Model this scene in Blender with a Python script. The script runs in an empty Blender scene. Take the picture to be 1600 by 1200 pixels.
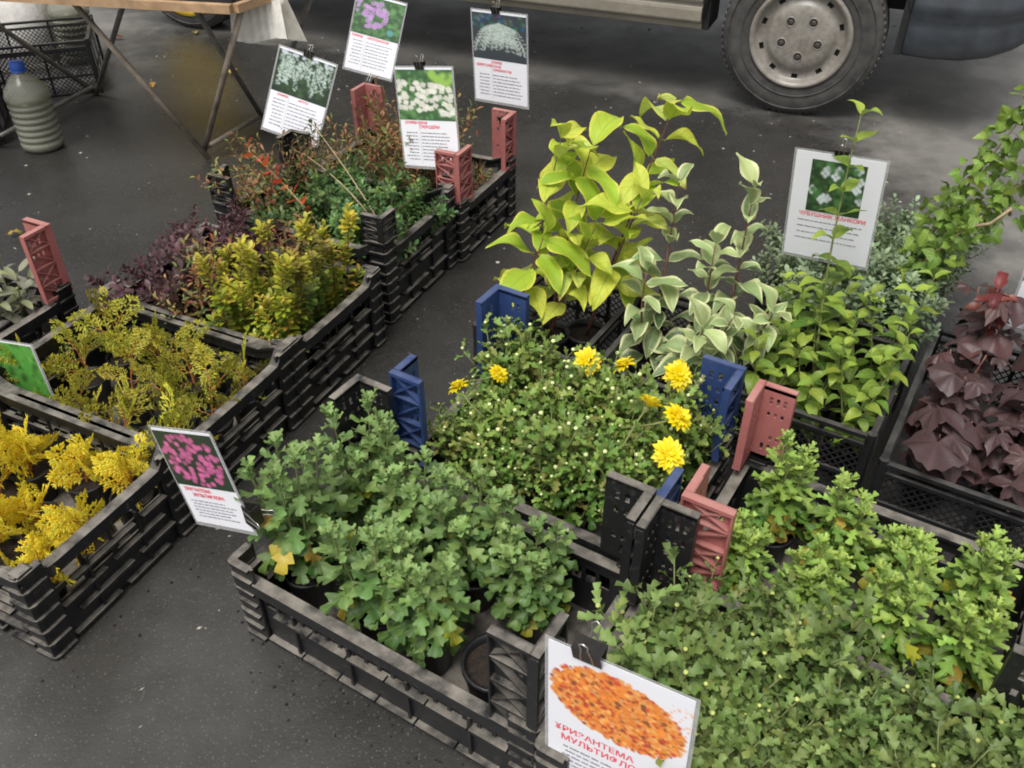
import bpy, math, random
import numpy as np
from mathutils import Vector, Matrix, Euler

# ------------------------------------------------------------------ camera, sky, sun, exposure
SC = bpy.context.scene
COL = SC.collection
R = math.radians
cam_d = bpy.data.cameras.new('camera'); cam = bpy.data.objects.new('camera', cam_d); COL.objects.link(cam)
cam.location = (0, 0, 1.5); cam.rotation_euler = (R(52), 0, 0)
cam_d.sensor_width = 36; cam_d.lens = 31.5; cam_d.clip_start = 0.02; cam_d.clip_end = 400
SC.camera = cam
SUN_EL, SUN_ROT = 64, 208            # overcast: high soft sun
w = bpy.data.worlds.new('World'); SC.world = w; w.use_nodes = True
nt = w.node_tree; bg = nt.nodes['Background']
sky = nt.nodes.new('ShaderNodeTexSky'); sky.sky_type = 'NISHITA'; sky.sun_disc = False
sky.sun_elevation = R(SUN_EL); sky.sun_rotation = R(SUN_ROT); sky.dust_density = 4.0; sky.air_density = 1.0
hs = nt.nodes.new('ShaderNodeHueSaturation'); hs.inputs['Saturation'].default_value = 0.12
nt.links.new(sky.outputs[0], hs.inputs['Color']); nt.links.new(hs.outputs[0], bg.inputs['Color'])
bg.inputs['Strength'].default_value = 0.10
sun_d = bpy.data.lights.new('sun', 'SUN'); sun_d.energy = 1.45; sun_d.angle = R(22); sun_d.color = (1, 0.97, 0.93)
sun = bpy.data.objects.new('sun', sun_d); COL.objects.link(sun)
_az = R(SUN_ROT)
_sd = Vector((math.sin(_az) * math.cos(R(SUN_EL)), math.cos(_az) * math.cos(R(SUN_EL)), math.sin(R(SUN_EL))))
sun.rotation_euler = (-_sd).to_track_quat('-Z', 'Y').to_euler(); sun.location = (0, 0, 6)
SC.view_settings.view_transform = 'Standard'; SC.view_settings.look = 'None'
SC.view_settings.gamma = 1; SC.view_settings.exposure = 0.74
SC.render.engine = 'CYCLES'; SC.cycles.max_bounces = 8; SC.cycles.transparent_max_bounces = 12
SC.cycles.use_denoising = True; SC.cycles.filter_width = 1.9

rnd = random.Random(7)

# ------------------------------------------------------------------ mesh helpers
class MB:
    def __init__(s): s.v = []; s.f = []; s.m = []; s.uv = []
    def add(s, vs, fs, mat=0, uv=None, M=None):
        o = len(s.v)
        if M is not None: vs = [M @ Vector(v) for v in vs]
        s.v.extend([tuple(v) for v in vs])
        s.f.extend([tuple(i + o for i in f) for f in fs]); s.m.extend([mat] * len(fs))
        s.uv.extend(uv if uv is not None else [(0.5, 0.5)] * len(vs))
    def box(s, c, d, mat=0, M=None, rz=0, rx=0, ry=0):
        x, y, z = d[0] / 2, d[1] / 2, d[2] / 2
        vs = [(-x, -y, -z), (x, -y, -z), (x, y, -z), (-x, y, -z), (-x, -y, z), (x, -y, z), (x, y, z), (-x, y, z)]
        T = Matrix.Translation(c) @ Euler((rx, ry, rz)).to_matrix().to_4x4()
        if M is not None: T = M @ T
        s.add(vs, [(3, 2, 1, 0), (4, 5, 6, 7), (0, 1, 5, 4), (1, 2, 6, 5), (2, 3, 7, 6), (3, 0, 4, 7)], mat, None, T)
    def bar(s, a, b, t, mat=0, M=None, t2=None):
        a, b = Vector(a), Vector(b); d = b - a; q = d.to_track_quat('Z', 'Y').to_matrix().to_4x4()
        T = Matrix.Translation((a + b) / 2) @ q
        if M is not None: T = M @ T
        x, y, z = t / 2, (t2 or t) / 2, d.length / 2
        vs = [(-x, -y, -z), (x, -y, -z), (x, y, -z), (-x, y, -z), (-x, -y, z), (x, -y, z), (x, y, z), (-x, y, z)]
        s.add(vs, [(3, 2, 1, 0), (4, 5, 6, 7), (0, 1, 5, 4), (1, 2, 6, 5), (2, 3, 7, 6), (3, 0, 4, 7)], mat, None, T)
    def tube(s, pts, rads, n=6, mat=0, cap=True, M=None):
        pts = [Vector(p) for p in pts]; vs = []; fs = []
        up = Vector((0.31, 0.17, 0.93)).normalized()
        for i, p in enumerate(pts):
            d = (pts[min(i + 1, len(pts) - 1)] - pts[max(i - 1, 0)])
            d = d.normalized() if d.length > 1e-9 else Vector((0, 0, 1))
            x = d.cross(up)
            if x.length < 0.1: x = d.cross(Vector((1, 0, 0)))
            x.normalize(); y = d.cross(x); r = rads[i] if hasattr(rads, '__len__') else rads
            for k in range(n):
                a = 2 * math.pi * k / n; vs.append(p + x * (r * math.cos(a)) + y * (r * math.sin(a)))
        for i in range(len(pts) - 1):
            for k in range(n):
                a, b = i * n + k, i * n + (k + 1) % n; fs.append((a, b, b + n, a + n))
        if cap: fs.append(tuple(range(n - 1, -1, -1))); fs.append(tuple(range((len(pts) - 1) * n, len(pts) * n)))
        s.add(vs, fs, mat, None, M)
    def lathe(s, prof, n=32, mat=0, M=None):     # prof: (r, z) about local z
        vs = []; fs = []
        for r, z in prof:
            for k in range(n):
                a = 2 * math.pi * k / n; vs.append((r * math.cos(a), r * math.sin(a), z))
        for i in range(len(prof) - 1):
            for k in range(n):
                a, b = i * n + k, i * n + (k + 1) % n; fs.append((a, b, b + n, a + n))
        s.add(vs, fs, mat, None, M)
    def holed(s, W, H, holes, th, M=None, mat=0, warp=None):    # panel x 0..W, z 0..H, thickness along +y
        xs = sorted({0.0, W} | {h[0] for h in holes} | {h[1] for h in holes} | ({W * k / 12 for k in range(13)} if warp else set()))
        zs = sorted({0.0, H} | {h[2] for h in holes} | {h[3] for h in holes})
        nx, nz = len(xs), len(zs); sol = {}
        for i in range(nx - 1):
            for j in range(nz - 1):
                cx, cz = (xs[i] + xs[i + 1]) / 2, (zs[j] + zs[j + 1]) / 2
                sol[i, j] = not any(h[0] < cx < h[1] and h[2] < cz < h[3] for h in holes)
        f = warp or (lambda x, z: z)
        vs = [(x, y, f(x, z)) for y in (0, th) for x in xs for z in zs]
        I = lambda y, i, j: y * nx * nz + i * nz + j
        fs = []
        for (i, j), ok in sol.items():
            if not ok: continue
            fs.append((I(0, i, j), I(0, i + 1, j), I(0, i + 1, j + 1), I(0, i, j + 1)))
            fs.append((I(1, i, j + 1), I(1, i + 1, j + 1), I(1, i + 1, j), I(1, i, j)))
            if not sol.get((i - 1, j)): fs.append((I(0, i, j), I(0, i, j + 1), I(1, i, j + 1), I(1, i, j)))
            if not sol.get((i + 1, j)): fs.append((I(0, i + 1, j + 1), I(0, i + 1, j), I(1, i + 1, j), I(1, i + 1, j + 1)))
            if not sol.get((i, j - 1)): fs.append((I(0, i + 1, j), I(0, i, j), I(1, i, j), I(1, i + 1, j)))
            if not sol.get((i, j + 1)): fs.append((I(0, i, j + 1), I(0, i + 1, j + 1), I(1, i + 1, j + 1), I(1, i, j + 1)))
        s.add(vs, fs, mat, None, M)
    def mesh(s, name, mats, smooth=False):
        me = bpy.data.meshes.new(name); me.from_pydata(s.v, [], s.f)
        for m in mats: me.materials.append(m)
        if len(mats) > 1: me.polygons.foreach_set('material_index', s.m)
        uvl = me.uv_layers.new(name='uv')
        li = np.empty(len(me.loops), dtype=np.int32); me.loops.foreach_get('vertex_index', li)
        uvl.data.foreach_set('uv', np.array(s.uv, dtype=np.float32)[li].ravel())
        if smooth: me.polygons.foreach_set('use_smooth', [True] * len(me.polygons))
        me.update(); return me

def link(name, me, parent=None, M=None):
    o = bpy.data.objects.new(name, me); COL.objects.link(o)
    if parent is not None: o.parent = parent
    if M is not None: o.matrix_basis = M
    return o
def obj(name, mb, mats, parent=None, M=None, smooth=False):
    if not isinstance(mats, (list, tuple)): mats = [mats]
    return link(name, mb.mesh(name, mats, smooth), parent, M)
def tag(o, label, cat, group=None, kind=None):
    if label: o['label'] = label
    if cat: o['category'] = cat
    if group: o['group'] = group
    if kind: o['kind'] = kind
    return o
def thing(name, label, cat, loc=(0, 0, 0), rz=0, group=None):
    o = link(name, None); o.location = loc; o.rotation_euler = (0, 0, rz); o.empty_display_size = 0.05
    return tag(o, label, cat, group)

# ------------------------------------------------------------------ materials
def new_mat(name):
    m = bpy.data.materials.new(name); m.use_nodes = True
    return m, m.node_tree, m.node_tree.nodes['Principled BSDF']
def N(t, kind, **kw):
    n = t.nodes.new('ShaderNode' + kind)
    for k, v in kw.items():
        if k in n.inputs: n.inputs[k].default_value = v
        else: setattr(n, k, v)
    return n
def ramp(t, stops):
    n = t.nodes.new('ShaderNodeValToRGB'); e = n.color_ramp.elements
    while len(e) > 1: e.remove(e[0])
    e[0].position = stops[0][0]; e[0].color = (*stops[0][1], 1)
    for p, c in stops[1:]:
        x = e.new(p); x.color = (*c, 1)
    return n
def math_n(t, op, a, b=None, c=None):
    n = t.nodes.new('ShaderNodeMath'); n.operation = op
    for i, x in enumerate((a, b, c)):
        if x is None: continue
        if isinstance(x, (int, float)): n.inputs[i].default_value = x
        else: t.links.new(x, n.inputs[i])
    return n.outputs[0]
def mix_c(t, f, a, b):
    n = t.nodes.new('ShaderNodeMix'); n.data_type = 'RGBA'
    for sock, x in ((n.inputs[0], f), (n.inputs[6], a), (n.inputs[7], b)):
        if isinstance(x, (int, float)): sock.default_value = x
        elif isinstance(x, tuple): sock.default_value = (*x, 1)
        else: t.links.new(x, sock)
    return n.outputs[2]
def basic(name, col, rough=0.5, var=0.25, scale=30, bump=0.0, metal=0.0, spec=0.5, bscale=None):
    m, t, p = new_mat(name); tc = N(t, 'TexCoord')
    no = N(t, 'TexNoise', Scale=scale, Detail=6.0, Roughness=0.6); t.links.new(tc.outputs['Object'], no.inputs['Vector'])
    lo = tuple(c * (1 - var) for c in col); hi = tuple(min(1, c * (1 + var)) for c in col)
    rp = ramp(t, [(0.3, lo), (0.7, hi)]); t.links.new(no.outputs[0], rp.inputs[0]); t.links.new(rp.outputs[0], p.inputs['Base Color'])
    p.inputs['Roughness'].default_value = rough; p.inputs['Metallic'].default_value = metal; p.inputs['Specular IOR Level'].default_value = spec
    if bump:
        n2 = N(t, 'TexNoise', Scale=bscale or scale * 3, Detail=4.0); t.links.new(tc.outputs['Object'], n2.inputs['Vector'])
        b = N(t, 'Bump', Strength=bump, Distance=0.004); t.links.new(n2.outputs[0], b.inputs['Height']); t.links.new(b.outputs[0], p.inputs['Normal'])
    return m
def plastic(name, col, dust=(0.2, 0.18, 0.15), amount=0.9, rough=0.42, fade=None):
    m, t, p = new_mat(name); g = N(t, 'NewGeometry'); tc = N(t, 'TexCoord')
    sx = N(t, 'SeparateXYZ'); t.links.new(g.outputs['Normal'], sx.inputs[0])
    no = N(t, 'TexNoise', Scale=14.0, Detail=7.0, Roughness=0.65); t.links.new(tc.outputs['Object'], no.inputs['Vector'])
    n2 = N(t, 'TexNoise', Scale=70.0, Detail=4.0, Roughness=0.6); t.links.new(tc.outputs['Object'], n2.inputs['Vector'])
    up = N(t, 'MapRange'); up.inputs[1].default_value = 0.55; up.inputs[2].default_value = 0.95
    t.links.new(sx.outputs[2], up.inputs[0])
    nz = N(t, 'MapRange'); nz.inputs[1].default_value = 0.36; nz.inputs[2].default_value = 0.62; t.links.new(no.outputs[0], nz.inputs[0])
    f = math_n(t, 'MULTIPLY', math_n(t, 'MULTIPLY', up.outputs[0], nz.outputs[0]), amount)
    sp = N(t, 'MapRange'); sp.inputs[1].default_value = 0.56; sp.inputs[2].default_value = 0.78; sp.inputs[4].default_value = 0.35
    t.links.new(n2.outputs[0], sp.inputs[0])
    f = math_n(t, 'MAXIMUM', f, math_n(t, 'MULTIPLY', sp.outputs[0], nz.outputs[0]))
    base = mix_c(t, no.outputs[0], tuple(c * 0.75 for c in col), tuple(c * 1.25 for c in (fade or col)))
    t.links.new(mix_c(t, f, base, dust), p.inputs['Base Color'])
    t.links.new(math_n(t, 'MULTIPLY_ADD', f, 0.4, rough), p.inputs['Roughness'])
    b = N(t, 'Bump', Strength=0.25, Distance=0.002); t.links.new(n2.outputs[0], b.inputs['Height']); t.links.new(b.outputs[0], p.inputs['Normal'])
    return m
def leafmat(name, cols, trans=0.25, rough=0.42, vein=0.25, edge=None, edge_w=0.65, side=9.0, spec=0.4, tipcol=None, mid=None, young=None, yz=None, tonev=0.62):
    m, t, p = new_mat(name); oi = N(t, 'ObjectInfo'); g = N(t, 'NewGeometry'); tc = N(t, 'TexCoord')
    r = math_n(t, 'FRACT', math_n(t, 'ADD', oi.outputs['Random'], g.outputs['Random Per Island']))
    no = N(t, 'TexNoise', Scale=60.0, Detail=3.0); t.links.new(tc.outputs['Object'], no.inputs['Vector'])
    r = math_n(t, 'ADD', r, math_n(t, 'MULTIPLY_ADD', no.outputs[0], 0.3, -0.15))
    n = len(cols); rp = ramp(t, [(i / (n - 1), c) for i, c in enumerate(cols)]); t.links.new(r, rp.inputs[0]); c = rp.outputs[0]
    su = N(t, 'SeparateXYZ'); t.links.new(tc.outputs['UV'], su.inputs[0])
    s = math_n(t, 'MULTIPLY', math_n(t, 'ABSOLUTE', math_n(t, 'SUBTRACT', su.outputs[0], 0.5)), 2.0)
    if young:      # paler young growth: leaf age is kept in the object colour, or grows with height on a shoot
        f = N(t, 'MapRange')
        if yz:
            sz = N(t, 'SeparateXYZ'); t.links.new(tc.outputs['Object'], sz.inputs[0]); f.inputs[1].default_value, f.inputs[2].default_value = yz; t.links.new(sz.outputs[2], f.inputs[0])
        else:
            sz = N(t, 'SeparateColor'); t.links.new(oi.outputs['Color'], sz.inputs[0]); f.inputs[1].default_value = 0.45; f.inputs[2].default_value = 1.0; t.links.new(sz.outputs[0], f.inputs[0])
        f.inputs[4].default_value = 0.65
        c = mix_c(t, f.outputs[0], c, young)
        fo = N(t, 'MapRange'); fo.inputs[1].default_value, fo.inputs[2].default_value = ((yz[0] * 0.9, 0.02) if yz else (0.6, 0.2)); fo.inputs[4].default_value = 0.45; t.links.new(sz.outputs[2 if yz else 0], fo.inputs[0])  # darker old lower leaves, with the shade between plants put into their colour
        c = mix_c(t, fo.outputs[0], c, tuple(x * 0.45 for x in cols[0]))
    tone = N(t, 'HueSaturation'); t.links.new(c, tone.inputs['Color']); t.links.new(math_n(t, 'MULTIPLY_ADD', math_n(t, 'FRACT', math_n(t, 'MULTIPLY', oi.outputs['Random'], 7.31)), tonev, 1 - 0.6 * tonev), tone.inputs['Value']); t.links.new(math_n(t, 'MULTIPLY_ADD', math_n(t, 'FRACT', math_n(t, 'MULTIPLY', oi.outputs['Random'], 13.7)), 0.05 * tonev, 0.5 - 0.029 * tonev), tone.inputs['Hue']); c = tone.outputs[0]
    c = mix_c(t, math_n(t, 'MULTIPLY', g.outputs['Backfacing'], 0.35), c, tuple(min(1, x * 1.15 + 0.04) for x in cols[len(cols) // 2]))
    if edge:
        f = N(t, 'MapRange'); f.inputs[1].default_value = edge_w; f.inputs[2].default_value = edge_w + 0.12
        t.links.new(math_n(t, 'ADD', s, math_n(t, 'MULTIPLY_ADD', no.outputs[0], 0.7, -0.35)), f.inputs[0])
        c = mix_c(t, f.outputs[0], c, edge)
    if tipcol:
        f = N(t, 'MapRange'); f.inputs[1].default_value = 1.08; f.inputs[2].default_value = 1.22
        t.links.new(math_n(t, 'ADD', su.outputs[1], math_n(t, 'MULTIPLY_ADD', r, 0.5, -0.25)), f.inputs[0]); c = mix_c(t, f.outputs[0], c, tipcol)
    if vein:
        mv = N(t, 'MapRange'); mv.inputs[1].default_value = 0.03; mv.inputs[2].default_value = 0.1; mv.inputs[3].default_value = 1.0; mv.inputs[4].default_value = 0.0
        t.links.new(s, mv.inputs[0])
        sv = math_n(t, 'SINE', math_n(t, 'MULTIPLY', math_n(t, 'SUBTRACT', su.outputs[1], math_n(t, 'MULTIPLY', s, 0.22)), side * 6.283))
        svr = N(t, 'MapRange'); svr.inputs[1].default_value = 0.75; svr.inputs[2].default_value = 1.0; svr.inputs[4].default_value = 0.6; t.links.new(sv, svr.inputs[0])
        vf = math_n(t, 'MULTIPLY', math_n(t, 'MAXIMUM', mv.outputs[0], svr.outputs[0]), vein)
        vc = mid or tuple(min(1, x * 1.7 + 0.03) for x in cols[len(cols) // 2])
        c = mix_c(t, vf, c, vc)
        b = N(t, 'Bump', Strength=0.35, Distance=0.0012); t.links.new(math_n(t, 'SUBTRACT', 1.0, math_n(t, 'MAXIMUM', mv.outputs[0], svr.outputs[0])), b.inputs['Height'])
        t.links.new(b.outputs[0], p.inputs['Normal'])
    t.links.new(c, p.inputs['Base Color']); p.inputs['Roughness'].default_value = rough; p.inputs['Specular IOR Level'].default_value = spec
    if trans:
        tr = N(t, 'BsdfTranslucent'); t.links.new(c, tr.inputs['Color']); mx = N(t, 'MixShader'); mx.inputs[0].default_value = trans
        t.links.new(p.outputs[0], mx.inputs[1]); t.links.new(tr.outputs[0], mx.inputs[2])
        t.links.new(mx.outputs[0], t.nodes['Material Output'].inputs['Surface'])
    return m

# asphalt: damp, patchy, with aggregate and grit
def asphalt():
    m, t, p = new_mat('damp_asphalt'); tc = N(t, 'TexCoord'); O = tc.outputs['Object']
    def noise(s, d=5.0, r=0.6):
        n = N(t, 'TexNoise', Scale=s, Detail=d, Roughness=r); t.links.new(O, n.inputs['Vector']); return n.outputs[0]
    big, mid_, fine = noise(0.7, 6.0), noise(5.0, 8.0, 0.7), noise(210.0, 4.0, 0.7)
    vo = N(t, 'TexVoronoi', Scale=170.0); t.links.new(O, vo.inputs['Vector'])
    vb = N(t, 'TexVoronoi', Scale=75.0); t.links.new(O, vb.inputs['Vector'])
    sx = N(t, 'SeparateXYZ'); t.links.new(O, sx.inputs[0])
    # dry, paler ground: open side past the stalls, sheltered strip under the van, bare ground behind its rear
    def mr(x, a, b):
        n = N(t, 'MapRange'); n.inputs[1].default_value = a; n.inputs[2].default_value = b; n.interpolation_type = 'SMOOTHSTEP'; t.links.new(x, n.inputs[0]); return n.outputs[0]
    X, Y = sx.outputs[0], sx.outputs[1]; wob = math_n(t, 'MULTIPLY_ADD', mid_, 1.0, -0.5); wob2 = math_n(t, 'MULTIPLY_ADD', big, 1.4, -0.7)
    d1 = mr(math_n(t, 'ADD', X, math_n(t, 'ADD', wob, math_n(t, 'MULTIPLY', wob2, 0.5))), 1.15, 1.75)
    vy = math_n(t, 'ADD', math_n(t, 'MULTIPLY', X, 0.386), math_n(t, 'MULTIPLY', Y, 0.922))      # across the van
    d2 = math_n(t, 'MULTIPLY', mr(math_n(t, 'ADD', vy, math_n(t, 'MULTIPLY', wob, 0.5)), 3.85, 4.15), 0.5)
    d3 = math_n(t, 'MULTIPLY', mr(math_n(t, 'ADD', math_n(t, 'MULTIPLY', X, -1.0), wob), 1.7, 2.3), mr(Y, 3.9, 4.5))
    d4 = math_n(t, 'MULTIPLY', mr(math_n(t, 'ADD', math_n(t, 'ADD', X, math_n(t, 'MULTIPLY', Y, 0.9)), wob2), 0.75, 0.1), 0.22)
    dry = math_n(t, 'MAXIMUM', math_n(t, 'MAXIMUM', d1, d2), math_n(t, 'MAXIMUM', d3, d4))
    wet_c = mix_c(t, mid_, (0.021, 0.0205, 0.0195), (0.047, 0.045, 0.0415))
    dry_c = mix_c(t, mid_, (0.13, 0.124, 0.112), (0.24, 0.228, 0.205))
    c = mix_c(t, dry, wet_c, dry_c)
    st_ = N(t, 'MapRange'); st_.inputs[1].default_value = 0.42; st_.inputs[2].default_value = 0.58; st_.inputs[3].default_value = 0.5; t.links.new(noise(2.2, 7.0, 0.65), st_.inputs[0]); st_.inputs[4].default_value = 0.0
    c = mix_c(t, st_.outputs[0], c, (0.022, 0.020, 0.017))
    sp = N(t, 'MapRange'); sp.inputs[1].default_value = 0.0; sp.inputs[2].default_value = 0.40; sp.inputs[3].default_value = 0.5; sp.inputs[4].default_value = 0.0
    t.links.new(vo.outputs['Distance'], sp.inputs[0])
    sx2 = N(t, 'SeparateColor'); t.links.new(vo.outputs['Color'], sx2.inputs[0])
    pale = math_n(t, 'MULTIPLY', math_n(t, 'GREATER_THAN', sx2.outputs[0], 0.74), sp.outputs[0])
    c = mix_c(t, pale, c, (0.22, 0.21, 0.19))
    t.links.new(c, p.inputs['Base Color'])
    ro = N(t, 'MapRange'); ro.inputs[1].default_value = 0.35; ro.inputs[2].default_value = 0.7; ro.inputs[3].default_value = 0.15; ro.inputs[4].default_value = 0.46
    t.links.new(math_n(t, 'MULTIPLY_ADD', dry, 0.25, math_n(t, 'MULTIPLY_ADD', big, 0.6, math_n(t, 'MULTIPLY', mid_, 0.4))), ro.inputs[0]); t.links.new(ro.outputs[0], p.inputs['Roughness'])
    h = math_n(t, 'ADD', math_n(t, 'MULTIPLY', vo.outputs['Distance'], 0.5), math_n(t, 'MULTIPLY', fine, 0.8))
    h = math_n(t, 'ADD', h, math_n(t, 'MULTIPLY', mid_, 0.4))
    b = N(t, 'Bump', Strength=0.4, Distance=0.0022); t.links.new(h, b.inputs['Height']); t.links.new(b.outputs[0], p.inputs['Normal'])
    return m

MAT = {}
MAT['asphalt'] = asphalt()
MAT['black'] = plastic('black_crate_plastic', (0.013, 0.013, 0.014), dust=(0.24, 0.215, 0.18), amount=0.9)
MAT['black2'] = plastic('black_mesh_plastic', (0.014, 0.014, 0.015), dust=(0.12, 0.11, 0.10), amount=0.55)
MAT['pink'] = plastic('faded_red_plastic', (0.36, 0.105, 0.095), dust=(0.42, 0.25, 0.2), amount=0.5, fade=(0.40, 0.15, 0.14))
MAT['blue'] = plastic('blue_plastic', (0.016, 0.034, 0.12), dust=(0.12, 0.14, 0.22), amount=0.45, fade=(0.03, 0.06, 0.17))
MAT['pot'] = basic('black_pot', (0.013, 0.013, 0.014), 0.45, 0.3, 40)
MAT['soil'] = basic('potting_soil', (0.022, 0.014, 0.009), 0.95, 0.7, 120, 0.9)
MAT['paper'] = basic('white_paper', (0.80, 0.80, 0.84), 0.35, 0.01, 5)
MAT['ink'] = basic('grey_ink', (0.10, 0.10, 0.13), 0.6, 0.3, 90)
MAT['red'] = basic('red_ink', (0.80, 0.10, 0.14), 0.5, 0.1, 90)
MAT['steel'] = basic('clip_wire', (0.55, 0.52, 0.48), 0.3, 0.2, 60, 0, 0.9)
MAT['clip'] = basic('clip_black', (0.02, 0.018, 0.016), 0.35, 0.4, 60)
def laminate():
    m, t, p = new_mat('laminate_film'); p.inputs['Base Color'].default_value = (0.6, 0.6, 0.6, 1); p.inputs['Roughness'].default_value = 0.2
    tr = N(t, 'BsdfTransparent'); mx = N(t, 'MixShader'); mx.inputs[0].default_value = 0.35
    t.links.new(tr.outputs[0], mx.inputs[1]); t.links.new(p.outputs[0], mx.inputs[2]); t.links.new(mx.outputs[0], t.nodes['Material Output'].inputs['Surface'])
    return m
MAT['laminate'] = laminate()
def vcol():
    m, t, p = new_mat('printed_photo'); a = N(t, 'Attribute'); a.attribute_name = 'print'
    t.links.new(a.outputs['Color'], p.inputs['Base Color']); p.inputs['Roughness'].default_value = 0.3
    return m
MAT['print'] = vcol()

# foliage colours
LM = {}
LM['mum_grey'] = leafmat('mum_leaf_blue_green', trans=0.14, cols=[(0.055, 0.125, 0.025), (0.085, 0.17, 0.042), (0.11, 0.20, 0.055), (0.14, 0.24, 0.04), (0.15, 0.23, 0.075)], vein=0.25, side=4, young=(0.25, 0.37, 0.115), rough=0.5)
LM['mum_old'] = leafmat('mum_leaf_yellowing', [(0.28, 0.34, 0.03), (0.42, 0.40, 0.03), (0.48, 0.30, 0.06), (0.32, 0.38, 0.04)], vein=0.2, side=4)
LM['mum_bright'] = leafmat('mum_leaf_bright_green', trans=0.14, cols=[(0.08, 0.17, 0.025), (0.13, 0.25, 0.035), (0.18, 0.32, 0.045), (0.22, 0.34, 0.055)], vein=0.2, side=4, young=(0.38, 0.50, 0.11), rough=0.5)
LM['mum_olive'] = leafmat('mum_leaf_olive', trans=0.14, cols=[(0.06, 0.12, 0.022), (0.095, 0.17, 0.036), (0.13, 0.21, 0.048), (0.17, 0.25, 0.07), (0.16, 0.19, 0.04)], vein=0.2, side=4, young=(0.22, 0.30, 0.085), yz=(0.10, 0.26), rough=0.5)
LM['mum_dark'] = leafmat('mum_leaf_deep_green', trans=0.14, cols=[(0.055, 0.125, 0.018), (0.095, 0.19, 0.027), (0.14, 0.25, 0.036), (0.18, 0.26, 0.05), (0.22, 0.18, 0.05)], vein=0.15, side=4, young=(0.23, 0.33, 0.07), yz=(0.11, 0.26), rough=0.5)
LM['lime'] = leafmat('lime_dogwood_leaf', [(0.33, 0.50, 0.04), (0.42, 0.58, 0.05), (0.54, 0.66, 0.07), (0.64, 0.68, 0.09), (0.48, 0.58, 0.16)], trans=0.3, vein=0.55, tonev=0.3, rough=0.55, side=5, edge=(0.70, 0.68, 0.10), edge_w=0.78, mid=(0.28, 0.42, 0.06), spec=0.35, tipcol=(0.30, 0.17, 0.05))
LM['varieg'] = leafmat('variegated_dogwood_leaf', [(0.15, 0.24, 0.10), (0.20, 0.30, 0.13), (0.25, 0.34, 0.16), (0.30, 0.38, 0.15)], trans=0.25, vein=0.3, side=5, edge=(0.66, 0.68, 0.36), edge_w=0.66, young=(0.46, 0.54, 0.22))
LM['mock'] = leafmat('mock_orange_leaf', [(0.10, 0.19, 0.03), (0.15, 0.27, 0.04), (0.22, 0.35, 0.05), (0.32, 0.42, 0.055), (0.17, 0.27, 0.06)], trans=0.3, vein=0.3, side=4, young=(0.36, 0.48, 0.07))
LM['vine'] = leafmat('vine_leaf', [(0.09, 0.17, 0.025), (0.14, 0.25, 0.035), (0.20, 0.32, 0.045), (0.33, 0.42, 0.05)], trans=0.35, vein=0.25, side=4)
LM['purple'] = leafmat('purple_leaf', [(0.034, 0.015, 0.017), (0.05, 0.022, 0.023), (0.068, 0.034, 0.033), (0.10, 0.03, 0.024)], trans=0.12, rough=0.45, vein=0.35, side=4, mid=(0.10, 0.05, 0.047), spec=0.35)
LM['red'] = leafmat('red_leaf', [(0.10, 0.022, 0.02), (0.15, 0.035, 0.025), (0.20, 0.055, 0.035)], trans=0.25, vein=0.25, side=4)
LM['fire'] = leafmat('orange_red_leaf', [(0.65, 0.07, 0.03), (0.72, 0.12, 0.04), (0.6, 0.14, 0.03)], trans=0.3, vein=0)
LM['sage'] = leafmat('sage_leaf', [(0.16, 0.15, 0.14), (0.21, 0.185, 0.18), (0.24, 0.26, 0.16), (0.30, 0.33, 0.16), (0.19, 0.15, 0.165)], trans=0.15, rough=0.6, vein=0.2, side=6)
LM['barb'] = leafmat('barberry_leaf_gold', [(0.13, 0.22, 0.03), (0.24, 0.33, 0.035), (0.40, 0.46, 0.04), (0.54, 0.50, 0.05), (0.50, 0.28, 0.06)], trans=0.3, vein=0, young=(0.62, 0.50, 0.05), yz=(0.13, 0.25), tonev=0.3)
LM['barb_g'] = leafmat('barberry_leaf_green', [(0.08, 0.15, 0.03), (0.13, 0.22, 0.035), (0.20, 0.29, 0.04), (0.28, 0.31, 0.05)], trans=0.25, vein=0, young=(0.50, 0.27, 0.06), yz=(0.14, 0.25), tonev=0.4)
LM['barb_p'] = leafmat('barberry_leaf_purple', [(0.055, 0.022, 0.03), (0.09, 0.036, 0.046), (0.14, 0.06, 0.07), (0.14, 0.09, 0.09)], trans=0.2, vein=0)
LM['rust'] = leafmat('spirea_leaf_rust', [(0.24, 0.07, 0.035), (0.32, 0.13, 0.05), (0.34, 0.21, 0.07), (0.22, 0.22, 0.06), (0.14, 0.19, 0.05), (0.10, 0.16, 0.04)], trans=0.25, vein=0)
LM['box'] = leafmat('small_dark_green_leaf', [(0.045, 0.11, 0.035), (0.075, 0.17, 0.05), (0.11, 0.22, 0.06), (0.18, 0.28, 0.065)], trans=0.2, vein=0)
LM['silver'] = leafmat('silver_green_leaf', [(0.18, 0.26, 0.14), (0.24, 0.32, 0.18), (0.30, 0.38, 0.22)], trans=0.2, vein=0)
LM['thuja_y'] = leafmat('thuja_yellow', [(0.80, 0.54, 0.02), (0.90, 0.70, 0.035), (0.92, 0.80, 0.07), (0.80, 0.78, 0.10), (0.86, 0.56, 0.02)], trans=0.4, vein=0, rough=0.5, tonev=0.2)
LM['thuja_o'] = leafmat('thuja_olive_gold', [(0.18, 0.22, 0.03), (0.32, 0.34, 0.035), (0.46, 0.43, 0.04), (0.58, 0.52, 0.05), (0.36, 0.28, 0.04)], trans=0.25, vein=0, rough=0.5)
MAT['stem_g'] = basic('green_stem', (0.16, 0.18, 0.06), 0.6, 0.3, 50)
MAT['stem_b'] = basic('brown_stem', (0.14, 0.075, 0.04), 0.7, 0.4, 50)
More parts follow.
